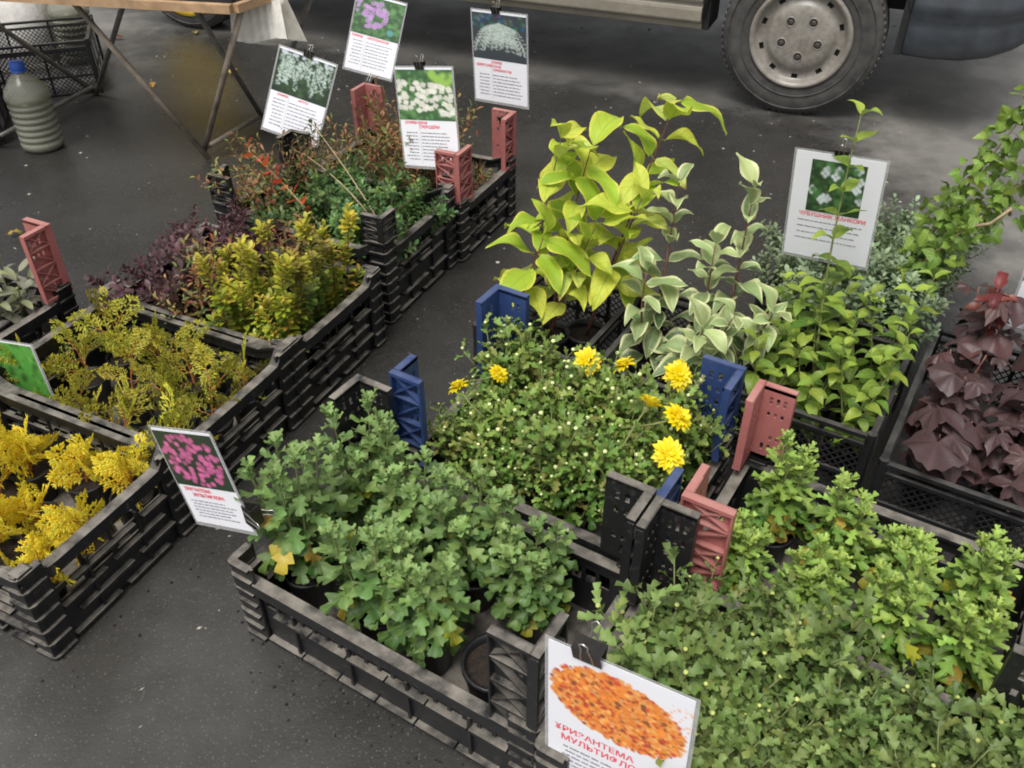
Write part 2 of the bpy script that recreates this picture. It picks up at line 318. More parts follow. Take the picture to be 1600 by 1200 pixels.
MAT['stem_r'] = basic('reddish_stem', (0.17, 0.07, 0.05), 0.6, 0.4, 50)
MAT['stem_o'] = basic('orange_stem', (0.40, 0.15, 0.03), 0.6, 0.4, 50)
MAT['twig'] = basic('tan_twig', (0.36, 0.27, 0.16), 0.7, 0.3, 50)
MAT['bud'] = basic('pale_green_bud', (0.60, 0.66, 0.30), 0.6, 0.25, 60)
MAT['bud_y'] = basic('yellow_bud', (0.50, 0.55, 0.16), 0.6, 0.25, 60)
MAT['petal'] = leafmat('yellow_petal', [(0.88, 0.68, 0.004), (0.92, 0.76, 0.01), (0.92, 0.82, 0.06), (0.88, 0.62, 0.003)], trans=0.3, vein=0, tonev=0.12)

# ------------------------------------------------------------------ ground
mb = MB(); mb.add([(-60, -20, 0), (60, -20, 0), (60, 120, 0), (-60, 120, 0)], [(0, 1, 2, 3)])
g = obj('ground', mb, MAT['asphalt']); g['kind'] = 'structure'; g['label'] = 'damp dark asphalt ground of the market'

# ------------------------------------------------------------------ crates
def ledge_wall(W, sh, ch, style):
    """One moulded crate wall, x 0..W, outer face at y=0 facing -y, height sh (middle) to ch (corners)."""
    mb = MB(); cw = 0.055
    if style == 'wave':
        prof = lambda x: sh + (ch - sh) * (0.5 + 0.5 * math.cos(math.pi * min(1, min(x, W - x) / (W * 0.17)))) if min(x, W - x) > 0.03 else ch
        warp = lambda x, z: z if z < sh - 0.03 else z - sh + prof(x)
    else:
        prof = lambda x: sh; warp = None
    holes = []
    n = int((W - 2 * cw) / (0.072 if style == 'wave' else 0.030)); st = (W - 2 * cw) / n
    for i in range(n):
        x = cw + i * st
        holes.append((x + 0.004, x + st - 0.004, sh - 0.062, sh - 0.026))
        if i % 4 != 3 and style == 'wave': holes.append((x + 0.006, x + st - 0.006, sh - 0.098, sh - 0.074))
    mb.holed(W, sh, holes, 0.004, Matrix.Translation((0, 0.010, 0)), 0, warp)
    # top rim following the profile
    K = 14; pts = [(W * k / K, prof(W * k / K)) for k in range(K + 1)]
    for (x0, z0), (x1, z1) in zip(pts, pts[1:]):
        wid = 0.020
        for (dz0, dz1, y0, y1) in ((0.0, 0.008, -0.004, wid), (-0.020, 0.0, -0.004, 0.0)):
            vs = [(x0, y0, z0 + dz0), (x1, y0, z1 + dz0), (x1, y1, z1 + dz0), (x0, y1, z0 + dz0), (x0, y0, z0 + dz1), (x1, y0, z1 + dz1), (x1, y1, z1 + dz1), (x0, y1, z0 + dz1)]
            mb.add(vs, [(3, 2, 1, 0), (4, 5, 6, 7), (0, 1, 5, 4), (2, 3, 7, 6)])
    # broken ledges
    for j, z in enumerate((sh - 0.068, sh - 0.108, 0.055, 0.012) if style == 'wave' else (sh - 0.066, 0.012)):
        x = cw + (0.0 if j % 2 else 0.03); full = style != 'wave' or j == 3
        while x < W - cw - 0.03:
            l = min(0.11 + 0.03 * ((j * 7 + int(x * 100)) % 3), W - cw - x) if not (full and j == 3) else min(0.12, W - cw - x)
            if full and style != 'wave': l = min(0.085, W - cw - x)
            mb.box((x + l / 2, 0.004, z), (l, 0.014, 0.007)); x += l + (0.022 if style == 'wave' else 0.004)
    # uprights behind the ledges
    k = int(W / 0.13)
    for i in range(1, k):
        mb.box((W * i / k, 0.0065, sh * 0.42), (0.006, 0.0085, sh * 0.72))
    return mb
def corner_col(h, w=0.055):
    """Ridged quarter column; corner at origin, legs along +x and +y."""
    mb = MB()
    mb.box((w / 2, 0.006, h / 2), (w, 0.006, h)); mb.box((0.006, w / 2 + 0.004, h / 2), (0.006, w - 0.008, h))
    n = int(h / 0.034)
    for i in range(n + 1):
        z = 0.006 + (h - 0.009) * i / n
        r = 0.012
        o = [(w, 0), (r, 0), (r * 0.3, r * 0.3), (0, r), (0, w), (0.016, w), (0.016, 0.016), (w, 0.016)]
        dz = 0.0035
        vs = [(x - 0.0045, y - 0.0045, z - dz) for x, y in o] + [(x - 0.0045, y - 0.0045, z + dz) for x, y in o]
        fs = [(0, 1, 2, 6, 7)[::-1], (2, 3, 4, 5, 6)[::-1], (8, 9, 10, 14, 15), (10, 11, 12, 13, 14)] + [(k, (k + 1) % 8, (k + 1) % 8 + 8, k + 8) for k in range(8)]
        mb.add(vs, fs)
    return mb
_cache = {}
def cached(key, fn, mats, smooth=False):
    if key not in _cache: _cache[key] = fn().mesh(key.split('|')[0], mats, smooth)
    return _cache[key]
def walls_M(W, D):
    return [Matrix.Translation((-W / 2, -D / 2, 0)), Matrix.Translation((W / 2, -D / 2, 0)) @ Matrix.Rotation(R(90), 4, 'Z'),
            Matrix.Translation((W / 2, D / 2, 0)) @ Matrix.Rotation(R(180), 4, 'Z'), Matrix.Translation((-W / 2, D / 2, 0)) @ Matrix.Rotation(R(270), 4, 'Z')]
def crate(label, loc, rz, W=0.6, D=0.4, sh=0.17, ch=0.235, style='wave', group='black crates of plants'):
    o = thing('plastic_crate', label, 'crate', loc, rz, group)
    m = MAT['black']
    for k, M in enumerate(walls_M(W, D)):
        L = W if k % 2 == 0 else D
        link('wall', cached(f'wall|{L}{sh}{ch}{style}', lambda: ledge_wall(L, sh, ch, style), [m]), o, M)
        link('corner', cached(f'corner|{ch}', lambda: corner_col(ch + 0.002), [m]), o, M @ Matrix.Translation((-0.003, -0.003, 0)))
    b = MB(); b.box((0, 0, 0.012), (W - 0.02, D - 0.02, 0.008))
    for i in range(5): b.box((0, -D / 2 + D * (i + 0.5) / 5, 0.004), (W - 0.04, 0.012, 0.008))
    obj('base', b, m, o)
    return o
def mesh_wall(W, h):
    mb = MB()
    for z in (0.006, h * 0.36, h - 0.032, h - 0.005): mb.box((W / 2, 0.007, z), (W, 0.014 if z > h - 0.01 else 0.009, 0.010))
    for x in (0.012, W * 0.34, W * 0.66, W - 0.012): mb.box((x, 0.008, h / 2), (0.016 if x < 0.02 or x > W - 0.02 else 0.01, 0.007, h - 0.006))
    for (z0, z1) in ((0.010, h * 0.36), (h * 0.36, h - 0.032)):      # diamond lattice
        dz = z1 - z0; st = 0.020; n = int(W / st) + 1
        for i in range(-int(dz / st) - 1, n):
            for sgn in (0, 1):
                xa, xb = i * st, i * st + dz
                za, zb = (z0, z1) if sgn == 0 else (z1, z0)
                ca, cb = max(xa, 0.0), min(xb, W)
                if cb - ca < 0.008: continue
                fa, fb = (ca - xa) / dz, (cb - xa) / dz
                mb.bar((ca, 0.009 + 0.001 * sgn, za + (zb - za) * fa), (cb, 0.009 + 0.001 * sgn, za + (zb - za) * fb), 0.0028)
    return mb
def mesh_crate(label, loc, rz, W=0.4, D=0.4, h=0.2, group='black lattice crates'):
    o = thing('lattice_crate', label, 'crate', loc, rz, group)
    for k, M in enumerate(walls_M(W, D)):
        L = W if k % 2 == 0 else D
        link('wall', cached(f'wall|m{L}{h}', lambda: mesh_wall(L, h), [MAT['black2']]), o, M)
        c = MB(); c.tube([(0.008, 0.008, 0), (0.008, 0.008, h + 0.006)], 0.011, 8); link('corner', cached(f'corner|m{h}', lambda: c, [MAT['black2']]), o, M)
    b = MB(); b.box((0, 0, 0.008), (W - 0.02, D - 0.02, 0.006)); obj('base', b, MAT['black2'], o)
    return o
def post_panel(w, h, seed):
    """Outer face (truss ribs) at y=0 facing -y, smooth inner sheet with slots; x 0..w, z 0..h."""
    r = random.Random(seed); mb = MB(); holes = []
    for i in range(3):
        for j in range(5):
            if r.random() < 0.75:
                x = w * (0.24 + 0.22 * i); z = h * (0.12 + 0.165 * j)
                holes.append((x, x + w * 0.10, z, z + h * (0.06 if j % 2 else 0.10)))
    mb.holed(w, h, holes, 0.003, Matrix.Translation((0, 0.014, 0)))
    mb.box((w / 2, 0.0085, h - 0.004), (w, 0.017, 0.008)); mb.box((w / 2, 0.0085, 0.004), (w, 0.017, 0.008))
    mb.box((w - 0.002, 0.0075, h / 2), (0.004, 0.013, h - 0.018)); mb.box((0.002, 0.0075, h / 2), (0.004, 0.013, h - 0.018))
    n = 4
    for i in range(1, n): mb.box((w / 2, 0.0072, h * i / n), (w - 0.009, 0.0125, 0.0035))
    for i in range(n):
        a, b = (0.006, h * i / n + 0.004), (w - 0.006, h * (i + 1) / n - 0.004)
        mb.bar((a[0], 0.0078, a[1]), (b[0], 0.0078, b[1]), 0.0125, 0, None, 0.003)
        if i % 2: mb.bar((a[0], 0.0080, b[1]), (b[0], 0.0080, a[1]), 0.0120, 0, None, 0.003)
    return mb
PANG = {'FL': 0, 'FR': 90, 'BR': 180, 'BL': 270}
def post(label, crate_o, W, D, which, col, z=0.2, h=0.2, w=0.09, tilt=0.0, out=0.004):
    """L-shaped corner post standing on one corner of a crate."""
    sx, sy = {'FL': (-1, -1), 'FR': (1, -1), 'BR': (1, 1), 'BL': (-1, 1)}[which]
    M = crate_o.matrix_basis @ Matrix.Translation((sx * (W / 2 + out), sy * (D / 2 + out), z)) @ Matrix.Rotation(R(PANG[which]), 4, 'Z') @ Matrix.Rotation(tilt, 4, 'X')
    o = thing('corner_post', label, 'corner post', (0, 0, 0), 0, 'plastic corner posts on the crates'); o.matrix_basis = M
    key = {'pink': 1, 'blue': 2, 'black': 3}[col]
    me = cached(f'panel|{col}{w}{h}', lambda: post_panel(w, h, key), [MAT[col]])
    link('panel', me, o)
    link('panel', me, o, Matrix(((0, 1, 0, 0), (1, 0, 0, 0), (0, 0, 1, 0), (0, 0, 0, 1))) @ Matrix.Translation((0.0172, 0, 0)) @ Matrix.Scale((w - 0.0172) / w, 4, (1, 0, 0)))
    return o

# left row: long axis across, running away from the camera
AL = R(-25.65); U = Vector((0.433, 0.901, 0)); NL = Vector((-0.901, 0.433, 0))
AC = R(-31.5); E = Vector((0.853, -0.522, 0)); B = Vector((0.522, 0.853, 0))
bpy.context.view_layer.update()
L1p, L2p, L3p = Vector((-1.070, 1.357, 0)), Vector((-0.897, 1.717, 0)), Vector((-0.724, 2.078, 0))
L4p, L5p, LSp = Vector((-0.541, 2.517, 0)), Vector((-0.347, 2.88, 0)), Vector((-1.557, 2.03, 0))
C1p = Vector((-0.165, 1.129, 0)); C2p = C1p + E * 0.07 + B * 0.425
C3p = C1p + E * 0.705 + B * -0.02; C4p = C2p + E * 0.64 + B * -0.01; C1p = C1p + E * 0.03
FR_ = lambda e, b: C2p + E * e + B * b
L1 = crate('black crate of bright yellow thujas, nearest of the left row', L1p, AL, sh=0.203)
L2 = crate('black crate of olive gold thujas, second of the left row', L2p, AL, sh=0.203)
L3 = crate('black crate of green gold and purple barberries, third of the left row', L3p, AL, sh=0.203)
L4 = crate('tall black crate of dark green shrubs behind the barberry crate', L4p, AL, sh=0.225, ch=0.27)
L5 = crate('farthest black crate of the left row, with faded red corner posts', L5p, AL, sh=0.18, ch=0.21)
LS = crate('black crate of grey sage at the left picture edge', LSp, AL, sh=0.18, ch=0.22)
C1 = crate('black crate of blue green chrysanthemums with a pink flower sign', C1p, AC, W=0.66, sh=0.165, ch=0.21, style='flat')
C2 = crate('black crate of yellow flowering chrysanthemums with blue corner posts', C2p, AC, sh=0.165, ch=0.21, style='flat')
C3 = crate('black crate of budding olive chrysanthemums behind the orange flower sign', C3p, AC, W=0.66, sh=0.165, ch=0.21, style='flat')
C4 = crate('black crate of bright green chrysanthemums with faded red corner posts', C4p, AC, sh=0.165, ch=0.21, style='flat')
C5 = mesh_crate('small black lattice crate of lime leaved dogwoods', FR_(-0.27, 0.47), AC, 0.30, 0.40, 0.2)
C6 = mesh_crate('small black lattice crate of variegated dogwoods', FR_(0.07, 0.49), AC, 0.30, 0.40, 0.2)
C7 = mesh_crate('black lattice crate of green mock oranges', FR_(0.40, 0.565), AC, 0.34, 0.40, 0.2)
C8 = mesh_crate('black lattice crate of dark purple leaved shrubs', FR_(0.895, 0.62), AC, 0.60, 0.60, 0.18)
C9 = mesh_crate('black lattice crate of silvery herbs behind the mock oranges', FR_(0.36, 1.10), AC, 0.42, 0.60, 0.2)

P_W, P_D = 0.6, 0.4
post('faded red corner post on the sage crate at the left edge', LS, P_W, P_D, 'BR', 'pink', 0.2, 0.2, 0.085)
post('faded red corner post holding the purple flower sign', L5, P_W, P_D, 'BL', 'pink', 0.2, 0.175, 0.085)
post('faded red corner post beside the cream flower sign', L5, P_W, P_D, 'FR', 'pink', 0.2, 0.175, 0.085)
post('faded red corner post under the white fountain spirea sign', L5, P_W, P_D, 'BR', 'pink', 0.185, 0.185, 0.085)
post('black corner post standing alone behind the barberries', L4, P_W, P_D, 'FL', 'black', 0.26, 0.10, 0.08)
post('black corner post holding the cascading white flower sign', L4, P_W, P_D, 'BL', 'black', 0.26, 0.09, 0.08)
post('black corner post on the near corner of the dark green shrub crate', L4, P_W, P_D, 'FR', 'black', 0.26, 0.09, 0.07)
post('black corner post on the far end of the blue green chrysanthemum crate', C1, 0.66, P_D, 'BL', 'black', 0.2, 0.185)
post('black corner post beside the yellow flowers, touching its neighbour', C1, 0.66, P_D, 'BR', 'black', 0.2, 0.2)
post('black corner post holding the orange flower sign', C1, 0.66, P_D, 'FR', 'black', 0.17, 0.235)
post('blue corner post beside the lone black post, near the blue green leaves', C2, P_W, P_D, 'FL', 'blue', 0.17, 0.235, 0.075)
post('blue corner post in front of the lime dogwood', C2, P_W, P_D, 'BL', 'blue', 0.2, 0.2)
post('blue corner post beside a faded red one under the variegated leaves', C2, P_W, P_D, 'BR', 'blue', 0.2, 0.195)
post('blue corner post mostly hidden behind two black ones', C2, P_W, P_D, 'FR', 'blue', 0.2, 0.165)
post('black corner post with pierced face beside the faded red truss post', C3, 0.66, P_D, 'BL', 'black', 0.2, 0.205, 0.082)
post('black pierced corner post at the right picture edge', C3, 0.66, P_D, 'BR', 'black', 0.17, 0.23, 0.1)
post('faded red corner post with triangular ribs beside black posts', C4, P_W, P_D, 'FL', 'pink', 0.2, 0.2, 0.095)
post('faded red corner post with two round marks beside a blue one', C4, P_W, P_D, 'BL', 'pink', 0.2, 0.185, 0.082)

# ------------------------------------------------------------------ leaf shapes
def leaf_mesh(L, W, nl=8, a=0.75, b=0.9, lobes=0, ld=0.0, curl=0.4, fold=0.15, wave=0.0, pet=0.0, seed=0, side=2, fwd=0.0, tip=0.0):
    """Leaf along +y, upper face +z. Returns verts, faces, uv."""
    r = random.Random(seed); ph = r.uniform(0, 6.28); vs = []; fs = []; uv = []
    ncol = 2 * side + 1; y = pet * L; z = 0.0; ang = -curl * 0.3
    if pet: z = 0
    for i in range(nl + 1):
        t = i / nl
        if i: 
            ang += curl / nl * (0.5 + t); st = L / nl; y += st * math.cos(ang); z -= st * math.sin(ang)
        wd = W / 2 * max(0.0, math.sin(math.pi * t ** a)) ** b
        if tip: wd *= (1 - tip * t * t)
        lob = 0.5 - 0.5 * math.cos(2 * math.pi * lobes * t) if lobes else 1.0
        we = wd * (1 - ld * (1 - lob)) if lobes else wd
        we = max(we, W * 0.012)
        for k in range(ncol):
            s = (k - side) / side
            zz = z + abs(s) * we * fold * 2 + wave * W * math.sin(ph + t * 9 + (2.0 if s > 0 else 0)) * abs(s) ** 2
            vs.append((s * we, y + fwd * abs(s) * L * lob * (1 if 0 < t < 1 else 0), zz)); uv.append((0.5 + s / 2, t))
    for i in range(nl):
        for k in range(ncol - 1):
            p = i * ncol + k; fs.append((p, p + 1, p + ncol + 1, p + ncol))
    if pet:
        o = len(vs); q = W * 0.02
        vs += [(-q, 0, 0), (q, 0, 0), (q, pet * L + 0.02 * L, 0), (-q, pet * L + 0.02 * L, 0)]; uv += [(0.5, 0.0)] * 4; fs.append((o, o + 1, o + 2, o + 3))
    return vs, fs, uv
def palm_mesh(L, seed, lob=5, depth=0.5, droop=0.5, cup=0.1, teeth=0.06, wv=0.14):
    r = random.Random(seed); ph = r.uniform(0, 6.28); vs = [(0, 0, 0)]; uv = [(0.5, 0.0)]; fs = []; n = 44; rings = 3
    span = R(300)
    for j in range(1, rings + 1):
        for i in range(n + 1):
            th = -span / 2 + span * i / n; u = (th / span + 0.5) * lob
            f = abs((u % 1) - 0.5) * 2; f = f * f * (3 - 2 * f) * .6 + f * .4          # 0 on lobe axis, soft notch
            lobe_len = (0.62 + 0.38 * math.cos(th * 0.55)) * (1 + .12 * math.sin(int(u) * 2.7 + ph))
            rad = L * lobe_len * ((1 - depth * f ** 0.75) + teeth * math.sin(u * 26) * (1 - f))
            q = j / rings; rr = rad * q
            x, y = rr * math.sin(th), rr * math.cos(th)
            d = math.hypot(x, y) / L
            zz = -droop * L * d * d + cup * L * d * math.cos(u * 6.283) * 0.35 + wv * L * d * math.sin(th * 2.3 + ph) + wv * .5 * L * d * math.sin(u * 9 + ph)
            vs.append((x, y, zz)); uv.append((0.5 + 0.5 * f * (q * 0.8 + 0.2), q))
    for i in range(n): fs.append((0, 1 + i + 1, 1 + i))
    for j in range(rings - 1):
        for i in range(n):
            a = 1 + j * (n + 1) + i; b = a + n + 1; fs.append((a, a + 1, b + 1, b))
    return vs, [tuple(reversed(f)) for f in fs], uv
LEAF = {}
def leafset(key, mat, n, fn):
    out = []
    for k in range(n):
        d = fn(k); mb = MB(); mb.add(*d[:2], 0, d[2]); out.append((mb.mesh('leaf', [mat], True), d))
    LEAF[key] = out
leafset('mum_grey', LM['mum_grey'], 6, lambda k: leaf_mesh(1, 0.70, 15, 0.85, 0.55, 3, 0.58, 0.3 + 0.3 * (k % 4), 0.16, 0.11, 0.15, k, fwd=0.13))
leafset('mum_old', LM['mum_old'], 4, lambda k: leaf_mesh(1, 0.70, 12, 0.85, 0.55, 3, 0.5, 1.0 + 0.3 * k, 0.10, 0.08, 0.2, k, fwd=0.10))
leafset('mum_bright', LM['mum_bright'], 6, lambda k: leaf_mesh(1, 0.60, 15, 0.8, 0.55, 3, 0.66, 0.2 + 0.3 * (k % 4), 0.2, 0.10, 0.12, k + 9, fwd=0.16))
leafset('lime', LM['lime'], 7, lambda k: leaf_mesh(1, 0.50, 12, 0.72, 0.85, 0, 0, 0.15 + 0.25 * k, 0.08 + 0.09 * (k % 3), 0.11, 0.08, k, side=3, tip=0.25))
leafset('varieg', LM['varieg'], 7, lambda k: leaf_mesh(1, 0.52, 10, 0.75, 0.85, 0, 0, 0.3 + 0.2 * k, 0.16 + 0.08 * (k % 3), 0.10, 0.06, k + 3, side=3, tip=0.2))
leafset('mock', LM['mock'], 7, lambda k: leaf_mesh(1, 0.56, 9, 0.72, 0.85, 0, 0, 0.3 + 0.2 * k, 0.10 + 0.05 * (k % 3), 0.05, 0.05, k + 5, tip=0.3))
leafset('sage', LM['sage'], 5, lambda k: leaf_mesh(1, 0.36, 8, 0.85, 0.6, 0, 0, 0.3 + 0.3 * k, 0.12, 0.03, 0.15, k))
leafset('fire', LM['fire'], 3, lambda k: leaf_mesh(1, 0.62, 6, 0.9, 0.7, 0, 0, 0.3, 0.15, 0.02, 0.05, k))
leafset('mock_s', LM['box'], 3, lambda k: leaf_mesh(1, 0.62, 6, 0.9, 0.7, 0, 0, 0.3, 0.15, 0.02, 0.05, k))
leafset('vine', LM['vine'], 6, lambda k: palm_mesh(0.6, k, 3, 0.38, 0.25 + 0.08 * k, 0.15, 0.05))
leafset('purple', LM['purple'], 6, lambda k: palm_mesh(0.6, k, (5, 3, 5, 3, 5, 3)[k], (0.34, 0.22, 0.38, 0.26, 0.3, 0.2)[k], 0.15 + 0.12 * k, 0.22, 0.05, 0.16))
leafset('redl', LM['red'], 5, lambda k: leaf_mesh(1, 0.60, 10, 0.75, 0.7, 2, 0.25, 0.6 + 0.25 * k, 0.2, 0.05, 0.1, k, fwd=0.05))

def orient(p, d, n, s=1.0):
    d = Vector(d).normalized(); n = Vector(n); n = n - d * n.dot(d)
    if n.length < 1e-4: n = d.orthogonal()
    n.normalize(); x = d.cross(n)
    return Matrix(((x.x * s, d.x * s, n.x * s, p[0]), (x.y * s, d.y * s, n.y * s, p[1]), (x.z * s, d.z * s, n.z * s, p[2]), (0, 0, 0, 1)))
def bez(p0, p1, p2, n=8):
    p0, p1, p2 = Vector(p0), Vector(p1), Vector(p2)
    return [p0 * (1 - t) ** 2 + p1 * 2 * t * (1 - t) + p2 * t * t for t in (i / n for i in range(n + 1))]
def at_path(pts, t):
    x = t * (len(pts) - 1); i = min(int(x), len(pts) - 2); f = x - i
    return pts[i].lerp(pts[i + 1], f), (pts[i + 1] - pts[i]).normalized()
def radial(ax, phi):
    x = ax.cross(Vector((0.1, 1, 0.2))).normalized(); y = ax.cross(x)
    return x * math.cos(phi) + y * math.sin(phi)
def leaf_frames(pts, n, t0, t1, size, elev, r, pairs=False, jit=0.25, phi0=None, droop=0.0):
    """yield (M, t) of leaves along a stem"""
    phi = r.uniform(0, 6.28) if phi0 is None else phi0; out = []
    for i in range(n):
        t = t0 + (t1 - t0) * (i / max(1, n - 1)); p, ax = at_path(pts, min(t, 1.0))
        phi += (math.pi / 2 if pairs else 2.39996)
        for k in range(2 if pairs else 1):
            a = phi + math.pi * k + r.uniform(-jit, jit); rd = radial(ax, a)
            el = elev(t) + r.uniform(-0.25, 0.25)
            d = rd * math.cos(el) + ax * math.sin(el) - Vector((0, 0, droop))
            nn = ax * math.cos(el) - rd * math.sin(el) + Vector((0, 0, 0.3))
            out.append((orient(p, d, nn, size(t) * r.uniform(0.8, 1.15)), t))
    return out
def put_leaves(plant, key, frames, r, oldkey=None, oldp=0.0):
    for M, t in frames:
        k = oldkey if oldkey and r.random() < oldp * max(0, 1 - t * 1.4) else key
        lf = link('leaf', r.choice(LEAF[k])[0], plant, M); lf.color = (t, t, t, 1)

def pot_mesh():
    mb = MB(); mb.lathe([(0.0, 0.002), (0.036, 0.002), (0.047, 0.085), (0.050, 0.086), (0.050, 0.095), (0.045, 0.095), (0.044, 0.078)], 20); return mb
POT = pot_mesh().mesh('pot', [MAT['pot']], True)
_s = MB(); _s.lathe([(0.0, 0.084), (0.02, 0.083), (0.045, 0.079)], 20); SOIL = _s.mesh('soil', [MAT['soil']], True)
def plant(name, label, cat, loc, rz, group, pot=True, ps=1.0):
    o = thing(name, label, cat, loc, rz, group)
    if pot:
        S = Matrix.Scale(ps, 4); link('pot', POT, o, S); link('soil', SOIL, o, S)
    return o
def grid_pos(cp, rz, W, D, nc, nr, r, jit=0.012):
    M = Matrix.Translation((cp.x, cp.y, 0.017)) @ Matrix.Rotation(rz, 4, 'Z'); out = []
    for j in range(nr):
        for i in range(nc):
            x = -W / 2 + W * (i + 0.5) / nc + r.uniform(-jit, jit); y = -D / 2 + D * (j + 0.5) / nr + r.uniform(-jit, jit)
            out.append((i, j, M @ Vector((x, y, 0))))
    return out
COLN = {2: ['left', 'right'], 3: ['left', 'middle', 'right'], 4: ['far left', 'left of centre', 'right of centre', 'far right'],
        5: ['far left', 'left of centre', 'centre', 'right of centre', 'far right']}
ROWN = {1: ['only row'], 2: ['front row', 'back row'], 3: ['front row', 'middle row', 'back row']}

# ------------------------------------------------------------------ chrysanthemums with leaves as parts (C1, C4)
def mum_leafy(label, loc, r, h, ns, nlv, key, size, spread, oldp, group):
    o = plant('chrysanthemum', label, 'plant', loc, r.uniform(0, 6.28), group)
    for s in range(ns):
        a = 6.283 * s / ns + r.uniform(-0.5, 0.5); sp = spread * r.uniform(0.6, 1.2); hh = h * r.uniform(0.78, 1.08)
        pts = bez((0.012 * math.cos(a), 0.012 * math.sin(a), 0.075), (sp * 0.7 * math.cos(a), sp * 0.7 * math.sin(a), 0.08 + hh * 0.45), (sp * math.cos(a), sp * math.sin(a), 0.085 + hh))
        mb = MB(); mb.tube(pts, [0.0032 - 0.0018 * i / 8 for i in range(9)], 6); obj('stem', mb, MAT['stem_g'], o, None, True)
        fr = leaf_frames(pts, nlv, 0.22, 0.97, lambda t: size * (1.1 - 0.58 * max(0, t - 0.4) / 0.6), lambda t: -0.35 + 0.6 * t + (0.9 * max(0, t - 0.75) / 0.25), r)
        put_leaves(o, key, fr, r, 'mum_old', oldp)
        put_leaves(o, key, [(M, 1.15) for M, t in leaf_frames(pts, 6, 0.97, 1.0, lambda t: size * 0.42, lambda t: 0.75, r)], r)
    return o
r = random.Random(11)
C1H = {(0, 0): 0.33, (1, 0): 0.23, (2, 0): 0.21, (3, 0): 0.13, (0, 1): 0.28, (1, 1): 0.24, (2, 1): 0.22, (3, 1): 0.20}
for i, j, p in grid_pos(C1p + E * -0.03, AC, 0.50, 0.33, 4, 2, r):
    p = p + E * ((-0.045, -0.03)[j] if i == 0 else 0)
    if (i, j) == (3, 0):
        plant('flower_pot', 'bare black flower pot of soil at right end of the blue green crate', 'pot', p + E * 0.03, 0, None, True, 1.25); continue
    mum_leafy(f'blue green chrysanthemum, {ROWN[2][j]} {COLN[4][i]}, in crate beside pink flower sign', p, r, C1H[i, j], 6, 22, 'mum_grey', 0.056, 0.058, 0.18, 'chrysanthemums in the pink sign crate')
C4H = {(0, 0): 0.16, (1, 0): 0.15, (2, 0): 0.25, (3, 0): 0.22, (0, 1): 0.26, (1, 1): 0.20, (2, 1): 0.14, (3, 1): 0.20}
for i, j, p in grid_pos(C4p, AC, 0.53, 0.33, 4, 2, r):
    mum_leafy(f'bright green chrysanthemum, {ROWN[2][j]} {COLN[4][i]}, in crate with faded red posts', p, r, C4H[i, j], 5, 24, 'mum_bright', 0.050, 0.036, 0.3, 'chrysanthemums in the faded red post crate')

# ------------------------------------------------------------------ small-leaved plants built of leafy shoots
def add_leafs(mb, key, frames, mat, r):
    for M, t in frames:
        d = r.choice(LEAF[key])[1]; mb.add(d[0], d[1], mat, d[2], M)
for nm, mt, prm in (('olive', 'mum_olive', (1, 0.56, 12, 0.85, 0.55, 3, 0.58)), ('dark', 'mum_dark', (1, 0.60, 12, 0.85, 0.55, 3, 0.58))):
    leafset(nm, LM[mt], 5, lambda k: leaf_mesh(*prm, 0.1 + 0.3 * k, 0.2, 0.10, 0.12, k, side=1, fwd=0.13))
for nm, mt in (('barb', 'barb'), ('barb_g', 'barb_g'), ('barb_p', 'barb_p'), ('box', 'box'), ('silver', 'silver')):
    leafset(nm, LM[mt], 3, lambda k: leaf_mesh(1, 0.52, 4, 1.2, 0.7, 0, 0, 0.25 + 0.2 * k, 0.12, 0.0, 0.08, k, side=1))
leafset('rust', LM['rust'], 3, lambda k: leaf_mesh(1, 0.34, 4, 0.9, 0.7, 0, 0, 0.3 + 0.2 * k, 0.12, 0.0, 0.05, k, side=1))
def blob(mb, c, rr, mat, n=6):
    vs = [(c[0], c[1], c[2] + rr * 0.8)]; fs = []
    for q, z in ((0.75, 0.5), (1.0, -0.05), (0.6, -0.7)):
        for k in range(n):
            a = 6.283 * k / n; vs.append((c[0] + rr * q * math.cos(a), c[1] + rr * q * math.sin(a), c[2] + rr * z))
    for k in range(n):
        k2 = (k + 1) % n; fs.append((0, 1 + k, 1 + k2))
        for j in range(2): fs.append((1 + j * n + k, 1 + (j + 1) * n + k, 1 + (j + 1) * n + k2, 1 + j * n + k2))
    mb.add(vs, fs, mat)
def bud_shoot(seed, key, h, size, nl, nb, br, budr):
    r = random.Random(seed); mb = MB()
    pts = bez((0, 0, 0), (r.uniform(-0.01, 0.01), r.uniform(-0.01, 0.01), h * 0.5), (r.uniform(-0.02, 0.02), r.uniform(-0.02, 0.02), h))
    mb.tube(pts, [0.0022 - 0.0012 * i / 8 for i in range(9)], 5, 1)
    add_leafs(mb, key, leaf_frames(pts, nl, 0.12, 0.96, lambda t: size * (1.15 - 0.55 * t), lambda t: -0.3 + 0.8 * t, r), 0, r)
    for k in range(br):
        t = 0.45 + 0.5 * k / max(1, br - 1); p, ax = at_path(pts, t); rd = radial(ax, k * 2.4 + seed); l = 0.05 * r.uniform(0.7, 1.2)
        q = [p, p + rd * l * 0.5 + ax * l * 0.4, p + rd * l * 0.75 + ax * l]
        mb.tube(q, [0.0013, 0.001, 0.0009], 4, 1)
        add_leafs(mb, key, leaf_frames(q, 6, 0.25, 1.0, lambda t: size * 0.62, lambda t: 0.2 + 0.5 * t, r), 0, r)
        if r.random() < nb: blob(mb, q[-1] + Vector((0, 0, 0.006)), budr * r.uniform(0.8, 1.2), 2)
    add_leafs(mb, key, leaf_frames(pts, 6, 0.95, 1.0, lambda t: size * 0.5, lambda t: 0.7, r), 0, r)
    if r.random() < nb: blob(mb, pts[-1] + Vector((0, 0, 0.004)), budr * 1.1, 2)
    return mb
